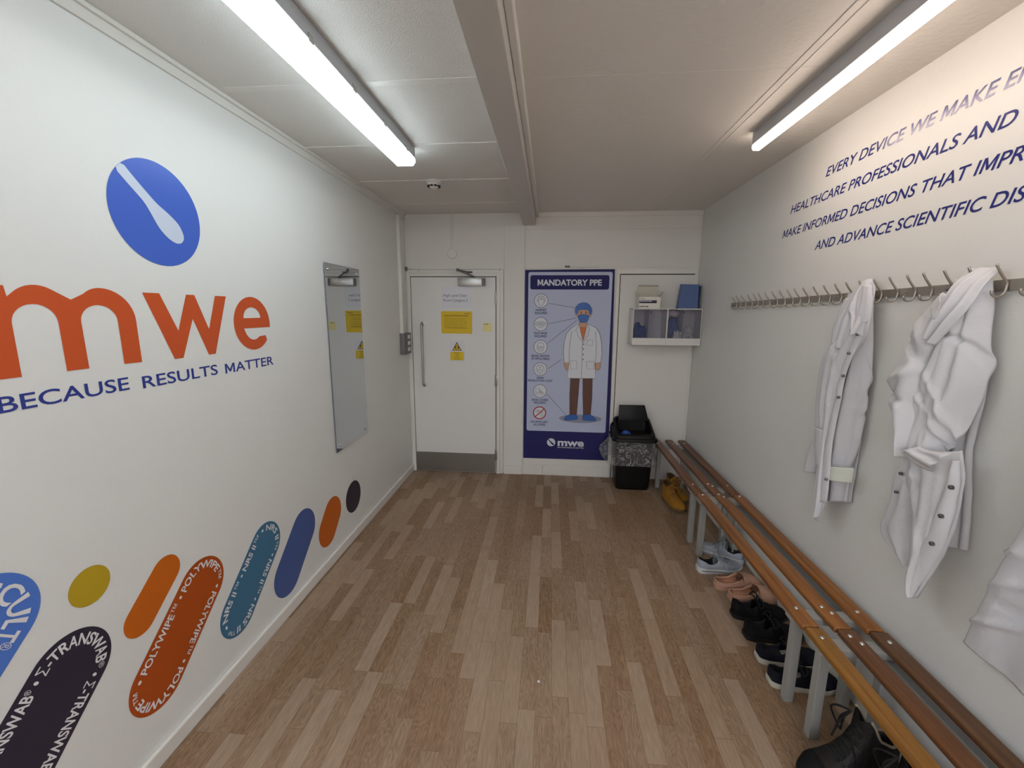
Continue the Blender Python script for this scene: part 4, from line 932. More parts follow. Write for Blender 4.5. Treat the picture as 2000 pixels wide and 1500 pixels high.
# ------------------------------------------------------------------ shoes
def ip(tab, t):
    for (a, x), (b, y) in zip(tab, tab[1:]):
        if t <= b:
            k = (t-a)/(b-a); k = k*k*(3-2*k)*.5+k*.5; return x+(y-x)*k
    return tab[-1][1]
FOOT = [(0, .018), (.04, .027), (.12, .033), (.3, .034), (.45, .037), (.62, .045), (.75, .047), (.86, .042), (.94, .031), (.985, .016), (1, .006)]
def shoe(name, label, cat, group, L, W, rim, dome, throat, mats, sole=((0, .026), (.4, .022), (.75, .018), (1, .018)), toe_spring=.010, flare=1.06, laces=None, bow=False, wall=.005, lean=0., tab=None, stripe=None, strap=None, foot=FOOT, cap=None, lining_edge=None):
    """built along +y, heel at 0; rim(t): collar height, dome(t): closed top height"""
    t0 = thing(name, label, cat, (0, 0, 0), group)
    NS = 44; up, lining, nopen = BM(), BM(), 9
    ws = lambda t: ip(foot, t)*W; zs = lambda t: ip(sole, t); zb = lambda t: toe_spring*max(0, (t-.72)/.28)**2
    cx = lambda t: .006*math.sin(math.pi*min(1, t*1.1))*W*1.0
    secs = []
    for i in range(NS+1):
        t = (i/NS); t = t**.9 if t < .5 else t
        w, y, zl = ws(t), t*L, zs(t)+zb(t)
        if t < throat:
            h = ip(rim, t); pts = []
            for k in range(nopen):
                s = k/(nopen-1); a = w*(1+.06*math.sin(math.pi*s))-(w*.22*s*s if h > .07 else w*.14*s*s)
                pts.append((a, zl+(h-zl)*s))
            secs.append((t, y, pts, True))
        else:
            h = ip(dome, t); pts = []
            for k in range(nopen):
                a = math.pi/2*k/(nopen-1); e = .72
                pts.append((w*1.02*max(0, math.cos(a))**e, zl+(h-zl)*math.sin(a)**.85))
            secs.append((t, y, pts, False))
    prev = None
    for t, y, pts, op in secs:
        row = []
        for sgn in (1, -1):
            row.append([up.verts.new((sgn*a+cx(t)+lean*z, y, z)) for a, z in pts])
        if prev:
            for r0, r1 in zip(prev[0], row):
                for k in range(nopen-1):
                    up.faces.new((r0[k], r0[k+1], r1[k+1], r1[k]))
            if not op and not prev[1]:
                up.faces.new((prev[0][0][-1], prev[0][1][-1], row[1][-1], row[0][-1]))
        else:
            for k in range(nopen-1): up.faces.new((row[0][k], row[0][k+1], row[1][k+1], row[1][k]))
        prev = (row, op)
    for k in range(nopen-1): up.faces.new((prev[0][0][k], prev[0][0][k+1], prev[0][1][k+1], prev[0][1][k]))
    bmesh.ops.remove_doubles(up, verts=up.verts, dist=.0008)
    u = obj('upper', up, mats['upper'], t0, 'all', local=True)
    # lining: inside walls, insole and the back of the tongue
    ops = [s for s in secs if s[3]]; prev = None; last = None
    for t, y, pts, _ in ops:
        w, h = pts[-1]; zi = zs(t)+zb(t)+.008; wi = ws(t)*.86; y2 = max(y, wall*1.5)
        row = [lining.verts.new((s*a+cx(t)+lean*z, y2, z)) for s, a, z in [(1, w-.0003, h), (1, w-wall, h-.001), (1, wi, zi+(h-zi)*.45), (1, wi*.8, zi), (1, 0, zi-.001), (-1, wi*.8, zi), (-1, wi, zi+(h-zi)*.45), (-1, w-wall, h-.001), (-1, w-.0003, h)]]
        if prev:
            for k in range(8): lining.faces.new((prev[k], prev[k+1], row[k+1], row[k]))
        else: lining.faces.new(row)
        prev = row
    obj('lining', lining, mats.get('lining', M['dark_lining']), t0, 'all', local=True)
    if lining_edge:
        bm = BM(); e = [Vector((pts[-1][0]+cx(t)+lean*pts[-1][1], y, pts[-1][1])) for t, y, pts, o in ops]; f = [Vector((-pts[-1][0]+cx(t)+lean*pts[-1][1], y, pts[-1][1])) for t, y, pts, o in ops]
        tube(bm, e[::-1]+f, lining_edge, 6); obj('collar_edge', bm, mats['edge'], t0, 'all', local=True)
    # sole
    sb = BM(); rings = []
    outl = [(ws(t)*flare, t) for t in np.linspace(0, 1, 30)]
    for zz, kk in ((0., .95), (.3, 1.0), (.85, 1.0), (1.0, .985)):
        ring = []
        for s in (1, -1):
            for a, t in (outl if s == 1 else outl[::-1]):
                yy = t*L*(1.0)+(t-.5)*.010; ring.append(sb.verts.new((s*a*kk+cx(t), (yy-L/2)*(.985 if zz == 0 else 1)+L/2, zb(t)+zz*zs(t)+(.0 if zz else 0))))
        rings.append(ring)
    loft(sb, rings, True, True); so = obj('sole', sb, mats['sole'], t0, 50, local=True)
    if stripe:
        bm = BM()
        for s in (1, -1): tube(bm, [(s*(ws(t)*flare+.0008)+cx(t), t*L+(t-.5)*.010, zb(t)+zs(t)*(.55+.12*math.sin(t*7))) for t in np.linspace(.05, .92, 24)], .0028, 6)
        obj('sole_band', bm, stripe, so, 'all', local=True)
    if cap:
        bm = BM(); rows = []
        for t, y, pts, op in secs:
            if t < cap: continue
            rows.append([bm.verts.new((s*a*1.02+cx(t), y+.0008, z+.0012)) for s, lst in ((1, pts), (-1, pts[-2::-1])) for a, z in lst])
        for A_, B_ in zip(rows, rows[1:]):
            for k in range(len(A_)-1): bm.faces.new((A_[k], A_[k+1], B_[k+1], B_[k]))
        obj('toe_cap', bm, mats['cap'], t0, 'all', local=True)
    if laces:
        n, r, lm = laces; bm = BM(); a0, a1 = throat+.02, throat+.25
        topz = lambda t, x: (zs(t)+(ip(dome, t)-zs(t))*max(0, 1-(abs(x)/(ws(t)*1.02))**2.4)**.5)+.002
        for i in range(n):
            ta = a0+(a1-a0)*i/(n-1); tb = ta+(a1-a0)/(n-1)*.5; hw = ws(ta)*.52
            for s in (1, -1): tube(bm, [(s*hw*(1-2*k/6)+cx(ta)+lean*topz(ta, hw), (ta+(tb-ta)*k/6)*L, topz(ta+(tb-ta)*k/6, s*hw*(1-2*k/6))) for k in range(7)], r, 6)
        if bow:
            ty = (a0)*L; tz = topz(a0, 0)+.003; lx = lean*tz; rng = random.Random(int(L*1e4))
            for s in (1, -1):
                tube(bm, smooth_path([(lx, ty, tz), (lx+s*.022, ty+.012, tz+.016), (lx+s*.05*bow, ty+.012, tz+.008), (lx+s*.055*bow, ty-.004, tz-.012), (lx+s*.03, ty-.004, tz+.004), (lx, ty, tz)], 5), r*1.05, 6)
                tube(bm, smooth_path([(lx, ty, tz), (lx+s*.02, ty+.02, tz+.006), (lx+s*.045*bow, ty+.04, tz-.02), (lx+s*.052*bow, ty+.06, tz-.045)], 5), r, 6)
            lathe(bm, [(0, -.006), (.007, -.004), (.008, 0), (.006, .005), (0, .006)], (lx, ty, tz), n=10)
        obj('laces', bm, lm, t0, 'all', local=True)
    if tab:
        bm = BM(); hexa(bm, [(-.012, -.003, tab[0]), (.012, -.003, tab[0]), (.012, .004, tab[0]), (-.012, .004, tab[0]), (-.011, -.012, tab[1]), (.011, -.012, tab[1]), (.011, -.006, tab[1]+.002), (-.011, -.006, tab[1]+.002)], .001); obj('pull_tab', bm, mats.get('tab', M['black']), t0, local=True)
    if strap:
        bm = BM(); z = strap
        hexa(bm, [(-.020, throat*L-.006, z-.05), (.020, throat*L-.006, z-.05), (.020, throat*L+.010, z-.055), (-.020, throat*L+.010, z-.055), (-.024, throat*L-.022, z+.018), (.024, throat*L-.022, z+.018), (.024, throat*L-.010, z+.022), (-.024, throat*L-.010, z+.022)], .004)
        tg = obj('tongue', bm, mats['upper'], t0, 40, local=True)
        bm = BM(); hexa(bm, [(-.009, throat*L+.005, z-.032), (.009, throat*L+.005, z-.032), (.009, throat*L+.009, z-.032), (-.009, throat*L+.009, z-.032), (-.009, throat*L-.003, z-.010), (.009, throat*L-.003, z-.010), (.009, throat*L+.001, z-.009), (-.009, throat*L+.001, z-.009)]); obj('tongue_label', bm, M['dark_lining'], tg, local=True)
    return t0
def place(o, heel, toe, z=0., tilt=0.):
    d = Vector(toe)-Vector(heel); o.location = (heel[0], heel[1], z); o.rotation_euler = (tilt, 0, math.atan2(d.y, d.x)-math.pi/2); return o
def again(o, label): c = copy_tree(o); c['label'] = label; return c

LOW = dict(rim=((0, .092), (.07, .083), (.2, .062), (.3, .064), (.42, .088)), dome=((.38, .098), (.45, .088), (.6, .070), (.75, .056), (.88, .048), (.96, .040), (1, .026)), throat=.40)
s = shoe('running_shoe', 'pale grey running shoe nearer the camera of the pair under the middle bench', 'shoe', 'grey running shoes', .298, 1.08, **LOW, mats=dict(upper=M['trainer'], sole=M['trainer_sole']), sole=((0, .038), (.35, .030), (.75, .024), (1, .020)), toe_spring=.014, flare=1.12, laces=(5, .0028, M['lace_grey']), bow=.7, stripe=M['plastic_g'])
place(s, (.998, 2.600), (1.290, 2.655))
s2 = again(s, 'pale grey running shoe farther back, toe towards the room'); place(s2, (1.325, 2.700), (1.135, 2.862))
CL = dict(rim=((0, .050), (.15, .044), (.3, .046), (.45, .066), (.54, .082)), dome=((.5, .088), (.58, .088), (.7, .078), (.85, .062), (.95, .046), (1, .028)), throat=.53)
s = shoe('foam_clog', 'beige foam clog nearer the grey running shoe', 'shoe', 'beige foam clogs', .285, 1.16, **CL, mats=dict(upper=M['clog'], sole=M['clog'], lining=M['clog_in'], edge=M['clog']), sole=((0, .024), (.5, .022), (1, .022)), toe_spring=.012, flare=1.04, wall=.008, lining_edge=.0045)
place(s, (1.050, 2.440), (1.315, 2.475))
s2 = again(s, 'beige foam clog half hidden behind the first black lace-up'); place(s2, (1.090, 2.330), (1.345, 2.360))
BL_ = dict(rim=((0, .098), (.07, .088), (.2, .066), (.3, .068), (.42, .094)), dome=((.38, .104), (.45, .094), (.6, .076), (.75, .062), (.88, .053), (.96, .044), (1, .028)), throat=.40)
s = shoe('lace_up_shoe', 'black lace-up shoe beside the beige clogs', 'shoe', 'black lace-up shoes', .290, 1.10, **BL_, mats=dict(upper=M['shoe_black'], sole=M['sole_black']), laces=(5, .0034, M['lace_black']), bow=1.1, flare=1.06)
place(s, (1.050, 2.195), (1.330, 2.210))
s = shoe('lace_up_shoe', 'black knitted lace-up shoe between its black and navy neighbours', 'shoe', 'black lace-up shoes', .290, 1.10, **BL_, mats=dict(upper=M['shoe_black2'], sole=M['sole_black']), laces=(5, .0034, M['lace_black']), bow=1.0, flare=1.08)
place(s, (1.050, 2.040), (1.335, 2.060))
CV = dict(rim=((0, .080), (.07, .074), (.2, .058), (.3, .060), (.42, .080)), dome=((.38, .088), (.45, .082), (.6, .066), (.75, .055), (.88, .048), (.96, .041), (1, .028)), throat=.40)
s = shoe('canvas_shoe', 'navy canvas shoe with a white sole next to the black shoes', 'shoe', 'navy canvas shoes', .300, 1.12, **CV, mats=dict(upper=M['navy_canvas'], sole=M['sole_white'], cap=M['sole_white'], lining=M['dark_lining']), sole=((0, .028), (.5, .024), (1, .026)), toe_spring=.006, laces=(5, .003, M['lace_black']), bow=.8, flare=1.07)
place(s, (1.045, 1.895), (1.33, 1.905))
s2 = again(s, 'navy canvas shoe with a white sole behind the bench leg'); place(s2, (1.035, 1.762), (1.335, 1.772))
# boots
BT = dict(rim=((0, .165), (.1, .160), (.25, .150), (.42, .175)), dome=((.38, .165), (.44, .135), (.55, .105), (.68, .088), (.82, .080), (.92, .066), (1, .034)), throat=.40)
s = shoe('work_boot', 'tan work boot at the far end of the row under the bench', 'boot', 'tan work boots', .310, 1.16, **BT, mats=dict(upper=M['tan'], sole=M['sole_brown'], lining=M['tan_dark'], edge=M['tan_dark']), sole=((0, .034), (.5, .028), (1, .026)), toe_spring=.010, flare=1.08, laces=(6, .0034, M['gum']), bow=.8, lining_edge=.007, strap=.155)
place(s, (1.072, 3.700), (1.150, 3.375))
s2 = again(s, 'second tan work boot, mostly hidden behind the first'); place(s2, (1.150, 3.880), (1.215, 3.585))
HB = dict(rim=((0, .190), (.12, .175), (.24, .195), (.36, .265), (.42, .300)), dome=((.37, .290), (.42, .225), (.50, .165), (.60, .122), (.72, .100), (.84, .092), (.93, .078), (1, .040)), throat=.40)
s = shoe('leather_boot', 'scuffed black leather boot with loose laces, in front of the nearest bench', 'boot', 'black leather boots', .330, 1.24, **HB, mats=dict(upper=M['boot_black'], sole=M['sole_black'], lining=M['boot_black'], edge=M['fleece'], cap=M['shoe_black']), sole=((0, .036), (.5, .030), (1, .028)), toe_spring=.010, flare=1.06, laces=(7, .0038, M['lace_black']), bow=0, lining_edge=.005, tab=(.165, .235), cap=.78)
bm = BM()
tube(bm, smooth_path([(.030, .150, .262), (.060, .175, .255), (.092, .170, .215), (.090, .150, .165), (.062, .150, .150), (.048, .160, .190), (.040, .158, .240), (.030, .150, .262)], 6), .0038, 6)
tube(bm, smooth_path([(.030, .150, .262), (.046, .170, .225), (.052, .175, .170), (.058, .182, .125)], 6), .0038, 6); tube(bm, smooth_path([(.030, .150, .262), (.038, .178, .215), (.042, .190, .165)], 6), .0038, 6)
obj('lace_loop', bm, M['lace_black'], s, 'all', local=True)
place(s, (1.262, 1.375), (.955, 1.345))
s2 = again(s, 'second black leather boot, at the bottom edge of the photo under the bench'); place(s2, (1.300, 1.215), (1.00, 1.190))

# ------------------------------------------------------------------ coat rail
def rz(y): return 1.7225+(3.33-y)*.0185
t = thing('coat_rail', 'long steel coat rail with many double hooks on the right wall', 'coat rail', (XR, 2.2, 1.74))
bm = BM(); h = .0165
hexa(bm, [(XR-.009, 3.345, rz(3.345)-h), (XR-.003, 3.345, rz(3.345)-h), (XR-.003, .62, rz(.62)-h), (XR-.009, .62, rz(.62)-h), (XR-.009, 3.345, rz(3.345)+h), (XR-.003, 3.345, rz(3.345)+h), (XR-.003, .62, rz(.62)+h), (XR-.009, .62, rz(.62)+h)], .001)
obj('rail_bar', bm, M['rail'], t)
hooks = [3.235, 3.168, 3.09, 2.995, 2.915, 2.850, 2.767, 2.680, 2.598, 2.518, 2.448, 2.369, 2.283, 2.202, 2.121, 2.046, 1.965, 1.883, 1.802, 1.721, 1.652, 1.572, 1.488, 1.404, 1.325, 1.245, 1.165, 1.085, 1.005, .925, .845, .765, .685]
for y in hooks:
    z = rz(y); X = XR-.0135
    p = [(XR-.052, y, z+.060), (XR-.040, y, z+.040), (XR-.022, y, z+.016), (X, y, z+.004), (X, y, z-.010), (X-.004, y, z-.026), (X-.014, y, z-.033), (X-.027, y, z-.034), (X-.036, y, z-.027), (X-.038, y, z-.016)]
    bm = BM(); tube(bm, smooth_path(p, 3), .0038, 8); obj('hook', bm, M['rail'], t, 'all')
for y in (3.30, 3.05, 2.72, 2.42, 2.16, 1.765, 1.60, 1.355, 1.05):
    bm = BM(); lathe(bm, [(.0055, -.001), (.0055, .002), (.003, .0035), (0, .0036)], (XR-.009, y, rz(y)), (-1, 0, 0), 12); obj('rail_screw', bm, M['plastic_g'], t, 50)

# ------------------------------------------------------------------ little things on the floor
bm = BM(); lathe(bm, [(0, 0), (.016, 0), (.016, .004), (.008, .007), (.007, .018), (.011, .022), (.011, .030), (.005, .034), (0, .0345)], (-.504, 3.775, 0), n=18)
obj('door_stop', bm, M['steel_bright'], None, 40, label='small metal door stop on the floor in front of the door', cat='door stop')
lump('paper_scrap', (-.017, 1.662, .003), .006, .006, .004, M['paper'], 3, sub=2, label='tiny white scrap on the floor in the middle of the room', cat='scrap')

# ------------------------------------------------------------------ lab coats
def samp(lst, t):
    k = t*(len(lst)-1); i = min(int(k), len(lst)-2); f = k-i
    p0, p1, p2, p3 = (np.array(lst[max(0, min(len(lst)-1, j))], float) for j in (i-1, i, i+1, i+2))
    return .5*((2*p1)+(p2-p0)*f+(2*p0-5*p1+4*p2-p3)*f*f+(3*p1-p0-3*p2+p3)*f**3)
def drape(name, Lp, Rp, d, m, parent, bulge=.02, folds=(), nz=.006, nu=26, nv=46, seed=1., roll=0., creases=(), hem=True):
    """cloth panel: left and right edges as (y, z) rows from top to bottom, d = distance from the wall (row list of pairs or one pair)"""
    bm = BM(); D = d if isinstance(d, list) else [d, d]
    L = max(len(Lp), len(Rp)); G = []
    for j in range(nv+1):
        v = j/nv; a, b = samp(Lp, v), samp(Rp, v); dd = samp(D, v); row = []
        for i in range(nu+1):
            u = i/nu; y = a[0]+(b[0]-a[0])*u; z = a[1]+(b[1]-a[1])*u; w = math.sin(math.pi*u)
            q = dd[0]+(dd[1]-dd[0])*u+bulge*w**.7
            for amp, fr, ph, dr in folds:
                s = math.sin(2*math.pi*(fr*u+ph+dr*v)); q += amp*(abs(s)**.8*(1 if s > 0 else -1))*(.35+.65*min(1, v*1.6))*w**.4
            for cy, cz, ang, ln, wd, am in creases:
                ca, sa = math.cos(math.radians(ang)), math.sin(math.radians(ang)); e, f = (y-cy)*ca+(z-cz)*sa, -(y-cy)*sa+(z-cz)*ca
                q += am*math.exp(-(e/ln)**2-(f/wd)**2)
            q += nz*(noise.noise(Vector((y*9, z*5, seed)))+.6*noise.noise(Vector((y*22+z*6, z*14, seed+4))))
            if roll: q -= roll*(abs(2*u-1)**4)
            row.append(bm.verts.new((XR-max(.006, q), y, z)))
        G.append(row)
    for r0, r1 in zip(G, G[1:]):
        for i in range(nu): bm.faces.new((r0[i], r0[i+1], r1[i+1], r1[i]))
    o = obj(name, bm, m, parent, 'all'); md = o.modifiers.new('cloth', 'SOLIDIFY'); md.thickness = .0022; md.offset = 0
    return o, G
def crease_path(pts, wd, am):
    o = []
    for (a, b), (c, d) in zip(pts, pts[1:]):
        L = math.hypot(c-a, d-b); o.append(((a+c)/2, (b+d)/2, math.degrees(math.atan2(d-b, c-a)), L*.62, wd, am))
    return tuple(o)
def studs(pts, d, parent, r=.006):
    for y, z in pts:
        bm = BM(); lathe(bm, [(r, -.006), (r, .002), (r*.6, .004), (0, .0042)], (XR-d, y, z), (-1, 0, 0), 12); obj('press_stud', bm, M['stud'], parent, 50)

# coat on the hook nearer the door
t = thing('lab_coat', 'slim white lab coat hanging left of its neighbour, knitted cuff showing at the bottom', 'lab coat', (XR-.05, 1.93, .70), 'white lab coats on the coat rail')
K = M['coat']
drape('back_panel', [(2.0749,1.7549),(2.095,1.6044),(2.1341,1.4071),(2.1126,1.1585),(2.0862,0.959),(2.024,0.7748)], [(1.9495,1.7821),(1.9115,1.6117),(1.8851,1.4413),(1.8752,1.2211),(1.8738,0.9902),(1.8725,0.8447)], (.012, .012), K, t, .012, [(.008, 2.5, .1, .2)], seed=2)
drape('sleeve', [(2.0393,1.7311),(2.106,1.6155),(2.1079,1.4834),(2.1247,1.3077),(2.1294,1.1009),(2.1556,0.9863),(2.1577,0.8738)], [(1.9767,1.7404),(2.0004,1.6078),(2.0118,1.4698),(2.0121,1.3049),(2.0143,1.1095),(2.0511,0.9963),(2.078,0.8974)], (.03, .04), K, t, .035, [(.006, 1.5, .2, .6)], roll=.02, seed=4)
fr, G = drape('front_panel', [(1.9299,1.7977),(1.9787,1.7011),(2.0169,1.5954),(2.0978,1.4596),(2.1054,1.3105),(2.0748,1.1283),(2.0533,1.0456),(2.017,0.9307),(2.0162,0.8144),(2.0036,0.7549),(1.9615,0.7057)], [(1.8748,1.7861),(1.8449,1.6957),(1.8438,1.5806),(1.8852,1.4944),(1.9164,1.4022),(1.9211,1.2993),(1.9301,1.181),(1.9328,1.0612),(1.9214,0.9563),(1.9183,0.8218),(1.9432,0.7283)], [(.05, .06), (.07, .085), (.075, .09), (.08, .09)], K, t, .016,
    [(.007, 1.6, .0, .25), (.004, 3.3, .3, -.3)], seed=7, creases=((2.02, 1.50, 62, .10, .012, .012), (2.00, 1.55, 70, .12, .008, -.012), (2.02, 1.20, 80, .12, .012, .010)))
drape('placket', [(1.8538,1.5882),(1.9006,1.4926),(1.9265,1.4004),(1.9348,1.2962),(1.9443,1.1768),(1.9542,1.0535),(1.9496,0.9445),(1.9504,0.806)], [(1.8269,1.5835),(1.867,1.494),(1.8978,1.4026),(1.9024,1.3008),(1.9112,1.1836),(1.9138,1.0649),(1.9025,0.961),(1.8994,0.8279)], (.100, .096), K, t, .004, nz=.004, nu=6, seed=9)
drape('front_facing', [(1.9356,1.6966),(1.9365,1.5226),(1.953,1.3856),(1.9767,1.2409),(1.9881,1.0927),(2.0039,0.9574),(1.9772,0.7951)], [(1.929,1.6967),(1.894,1.5269),(1.882,1.3979),(1.8842,1.2639),(1.8864,1.1261),(1.8812,0.9634),(1.882,0.8425)], [(.05, .02), (.055, .02), (.055, .025)], K, t, .012, [(.007, 1.7, .2, .2)], seed=11)
sl, G = drape('sleeve', [(1.9295,1.7389),(1.9184,1.5677),(1.9552,1.4079),(1.9842,1.2864),(1.9872,1.1659),(1.9903,1.0422),(1.9806,0.961)], [(1.911,1.7489),(1.8858,1.6126),(1.86,1.4872),(1.8537,1.3587),(1.8529,1.2263),(1.8566,1.112),(1.888,0.9885)], [(.06, .03), (.072, .035), (.074, .035), (.074, .04)], K, t, .014, [(.007, 1.3, .35, .4), (.004, 2.6, .1, -.3)], roll=.010, seed=12, creases=((1.80, 1.0, 40, .05, .012, .014), (1.83, 1.25, 10, .06, .008, .012), (1.86, 1.42, 75, .10, .006, -.012), (1.82, 1.12, 100, .08, .007, .012), (1.84, 1.33, 55, .05, .006, .010)))
drape('knitted_cuff', [(1.9257,0.9889),(1.9224,0.9561),(1.92,0.9277)], [(1.8255,1.0204),(1.8251,0.9883),(1.8272,0.9525)], (.088, .055), M['cuff'], sl, .022, nz=.001, nu=14, nv=8, seed=3)
drape('collar', [(1.9359,1.8128),(1.9541,1.7696),(1.9535,1.7074),(1.9278,1.6429),(1.895,1.5863)], [(1.912,1.8111),(1.8787,1.7742),(1.8591,1.7062),(1.8505,1.6508),(1.8704,1.5813)], [(.035, .030), (.060, .045), (.072, .055), (.085, .06), (.098, .09)], K, t, .010, [(.006, 2.0, .1, .3)], seed=15, nv=30, creases=((1.94, 1.72, 95, .08, .006, .012), (1.90, 1.70, 85, .10, .006, -.010)))
drape('gathered_shoulder', [(1.9541,1.7993),(2.0027,1.7301),(2.0399,1.6519),(2.0696,1.558)], [(1.922,1.7889),(1.9268,1.6964),(1.9273,1.6106),(1.9482,1.4992)], [(.035, .035), (.055, .06), (.065, .075), (.06, .08)], K, t, .010, [(.011, 3.2, .1, .1)], seed=17, nu=36, nv=30)
drape('lapel', [(1.8183,1.6451),(1.8418,1.6219),(1.8539,1.5965)], [(1.8096,1.6433),(1.8231,1.6144),(1.8244,1.5795)], (.108, .10), K, t, .006, nz=.002, nu=8, nv=12, seed=16)
drape('pocket', [(2.0557,1.1384),(2.0408,1.0494),(2.0086,0.9718)], [(1.9695,1.1433),(1.9542,1.0535),(1.951,0.9687)], (.093, .100), K, t, .010, nz=.003, nu=10, nv=16, seed=18)
studs([(1.8474,1.5864),(1.8816,1.5053),(1.8958,1.4073),(1.905,1.3114),(1.9083,0.9341)], .1085, t)

# coat on the hook nearer the camera
t = thing('lab_coat', 'bulky white lab coat with a tucked-in sleeve and three studs on its hem flap', 'lab coat', (XR-.06, 1.47, .71), 'white lab coats on the coat rail')
K = M['coat2']
drape('back_panel', [(1.5706,1.7867),(1.5606,1.6258),(1.5288,1.4199),(1.4811,1.182),(1.4525,1.0105),(1.4383,0.9019)], [(1.4598,1.7788),(1.4321,1.6309),(1.3983,1.4443),(1.4036,1.2447),(1.3703,1.052),(1.3571,0.9269)], (.014, .014), K, t, .012, [(.007, 2.2, .1, .2)], seed=21)
drape('lower_left_front', [(1.5839,1.181),(1.596,1.1276),(1.6136,1.0502),(1.6236,0.9423),(1.6404,0.8484),(1.5509,0.7904),(1.4981,0.7809)], [(1.4817,1.1978),(1.4937,1.1382),(1.5004,1.0697),(1.4999,0.9837),(1.5032,0.9038),(1.4966,0.8282),(1.4892,0.7807)], (.06, .05), K, t, .018, [(.008, 1.5, .2, .3)], seed=24, creases=((1.53, 1.0, 75, .10, .010, -.015),))
lr, G = drape('lower_right_front', [(1.5331,1.1786),(1.5051,1.1044),(1.4914,1.0155),(1.4833,0.933),(1.4714,0.8422),(1.4613,0.7496),(1.4381,0.7103),(1.418,0.7054)], [(1.3684,1.2538),(1.3467,1.1786),(1.3405,1.0971),(1.3404,1.0112),(1.3483,0.9274),(1.373,0.8387),(1.3956,0.7569),(1.4093,0.7139)], [(.085, .075), (.085, .08), (.08, .085)], K, t, .022, [(.010, 1.4, .55, .2), (.005, 3, .1, .3)], seed=27, creases=((1.47, 1.02, 70, .12, .012, .016), (1.50, 1.12, 30, .05, .010, .012)))
drape('placket', [(1.3717,1.2192),(1.3719,1.1512),(1.3803,1.0693),(1.3941,0.9909),(1.413,0.9122),(1.4343,0.817),(1.4407,0.7442)], [(1.3575,1.2244),(1.3436,1.1632),(1.3389,1.0894),(1.341,1.0144),(1.3492,0.9321),(1.375,0.8392),(1.3948,0.7632)], [(.098, .088), (.105, .092), (.10, .09)], K, t, .010, nz=.005, nu=8, seed=29)
drape('sleeve', [(1.5181,1.7424),(1.5628,1.6969),(1.6059,1.6231),(1.6315,1.5303),(1.659,1.4226),(1.6322,1.3505),(1.5949,1.2827),(1.5683,1.2196),(1.5447,1.1703)], [(1.473,1.7326),(1.474,1.6849),(1.4884,1.5948),(1.4958,1.5101),(1.4972,1.4498),(1.5142,1.3763),(1.5159,1.304),(1.5188,1.2354),(1.5276,1.1727)], [(.06, .07), (.085, .09), (.10, .09), (.09, .085)], K, t, .042, [(.008, 1.3, .1, .5)], roll=.02, seed=31,
    creases=((1.60, 1.45, -25, .08, .013, .020), (1.56, 1.55, 35, .08, .012, -.016), (1.60, 1.38, 10, .06, .012, -.022), (1.54, 1.60, 50, .10, .010, .014), (1.62, 1.34, 70, .05, .01, .014)))
seam = crease_path([(1.4939,1.608),(1.4545,1.6037),(1.4198,1.5806),(1.3892,1.5395),(1.3665,1.488),(1.3443,1.4376)], .008, -.016)
drape('torso', [(1.469,1.7748),(1.4698,1.6929),(1.4783,1.6119),(1.4981,1.527),(1.5189,1.4376),(1.5489,1.3415),(1.5761,1.2596),(1.5872,1.2023),(1.5578,1.1698)], [(1.4333,1.7724),(1.4129,1.6928),(1.3994,1.6166),(1.3858,1.5405),(1.3761,1.4763),(1.3822,1.4052),(1.3914,1.3313),(1.4064,1.2734),(1.4334,1.2266)], [(.075, .03), (.095, .035), (.105, .04), (.108, .04), (.108, .042), (.108, .05), (.108, .06), (.10, .07)], K, t, .020, [(.008, 1.3, .15, .35), (.005, 2.9, .5, -.3)], roll=.006, seed=34, nu=56, nv=84, nz=.006,
    creases=seam+((1.43, 1.33, 62, .17, .010, .014), (1.47, 1.30, 66, .15, .007, -.012), (1.39, 1.22, 40, .09, .008, -.016), (1.44, 1.14, 20, .08, .007, .016), (1.47, 1.18, 75, .07, .007, .013), (1.40, 1.15, 55, .07, .006, .012), (1.50, 1.36, 48, .08, .007, .010), (1.37, 1.62, 84, .12, .007, .010), (1.42, 1.24, 58, .12, .006, .010)))
drape('tucked_cuff', [(1.5242,1.1881),(1.4899,1.1781),(1.4507,1.1673),(1.4082,1.168)], [(1.4642,1.2342),(1.4251,1.2333),(1.3727,1.2445),(1.3521,1.245)], (.115, .12), K, t, .020, [(.007, 2, .2, .4)], nu=18, nv=20, seed=37)
drape('collar', [(1.4735,1.814),(1.4847,1.7759),(1.4867,1.7252),(1.4946,1.6572),(1.5057,1.6021)], [(1.4112,1.808),(1.4141,1.7606),(1.4196,1.6925),(1.4462,1.6264),(1.4776,1.5725)], [(.030, .030), (.075, .060), (.10, .085), (.12, .11), (.12, .12)], K, t, .010, [(.013, 2.3, .35, .1)], seed=43, nu=40, nv=44)
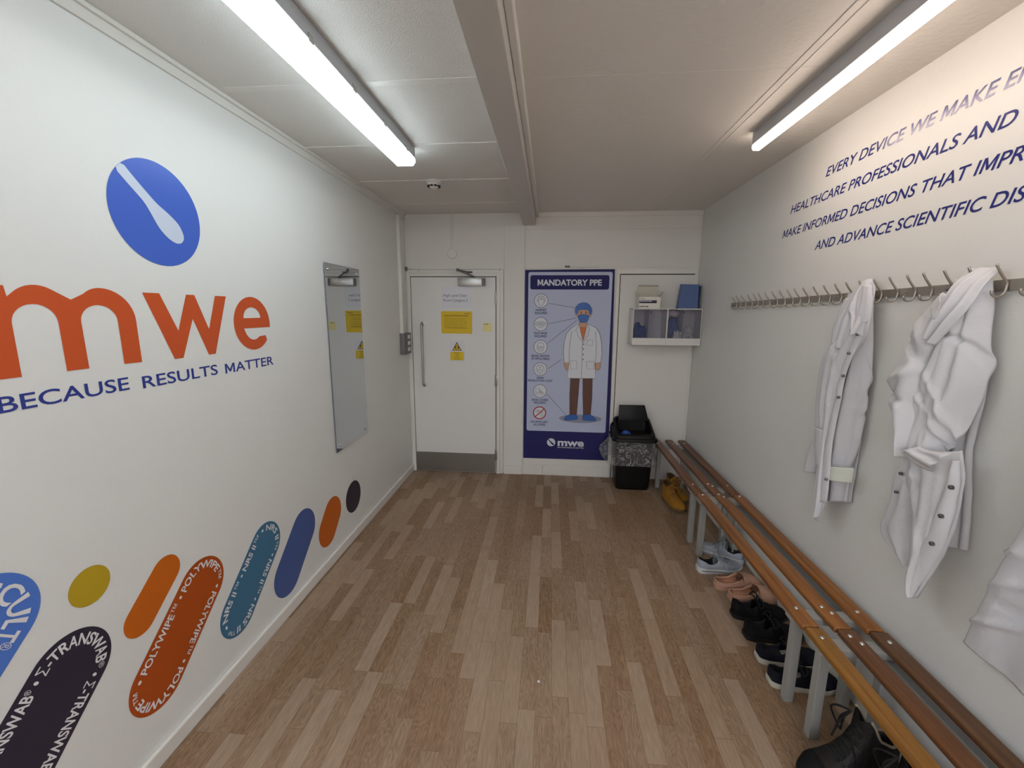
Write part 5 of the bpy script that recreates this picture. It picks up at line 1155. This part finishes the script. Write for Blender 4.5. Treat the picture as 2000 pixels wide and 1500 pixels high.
drape('inner_yoke', [(1.5147,1.8132),(1.5225,1.7817),(1.5202,1.7345),(1.5175,1.6852)], [(1.484,1.8134),(1.4724,1.7719),(1.4697,1.7247),(1.4814,1.6642)], [(.03, .03), (.05, .045), (.06, .05)], K, t, .006, [(.006, 2, .1, .1)], seed=44, nu=18, nv=20)
drape('collar_flap', [(1.4727,1.7373),(1.4934,1.7156),(1.5079,1.6963),(1.5015,1.6832)], [(1.4496,1.7083),(1.4521,1.6863),(1.4581,1.6641),(1.4632,1.6544)], (.125, .145), K, t, .006, nz=.003, nu=12, nv=14, seed=45)
studs([(1.3453,1.142),(1.3594,1.0392),(1.3715,0.9365)], .1115, t, .007); studs([(1.5654,1.0999),(1.5711,1.0262)], .083, t, .006)

# coat at the right edge of the photo
t = thing('lab_coat', 'white lab coat cut off by the right edge of the photo, creased hem showing', 'lab coat', (XR-.06, 1.05, .70), 'white lab coats on the coat rail')
Lq = [(1.09, 1.79), (1.13, 1.62), (1.16, 1.38), (1.15, 1.16)] + [(1.1749,1.0181),(1.1864,0.9527),(1.2025,0.8471),(1.214,0.7844),(1.2317,0.7003)]
Rq = [(1.00, 1.80), (.93, 1.62), (.90, 1.38), (.90, 1.16), (.895, 1.06), (.89, .98), (.885, .88), (.88, .80), (.885, .705)]
drape('front_panel', Lq, Rq, [(.05, .05), (.09, .09), (.10, .09), (.10, .09)], M['coat'], t, .022, [(.007, 1.6, .1, .15)], seed=51, nu=36, nv=64,
    creases=((1.12, .96, -28, .10, .007, .018), (1.14, .83, -30, .12, .007, .022), (1.16, 1.04, -25, .05, .006, .016), (1.10, .90, -12, .08, .008, -.012)))
drape('back_panel', [(1.07, 1.78), (1.12, 1.5), (1.12, 1.2), (1.15, .95), (1.13, .75)], [(1.00, 1.78), (.93, 1.5), (.91, 1.2), (.90, .95), (.90, .70)], (.02, .02), M['coat'], t, .012, [(.006, 2, .1, .2)], seed=53)
drape('sleeve', [(1.02, 1.76), (.98, 1.5), (.93, 1.2), (.91, .95)], [(.95, 1.74), (.88, 1.5), (.83, 1.2), (.83, .94)], (.06, .05), M['coat'], t, .05, [(.007, 1.4, .1, .4)], roll=.02, seed=55)
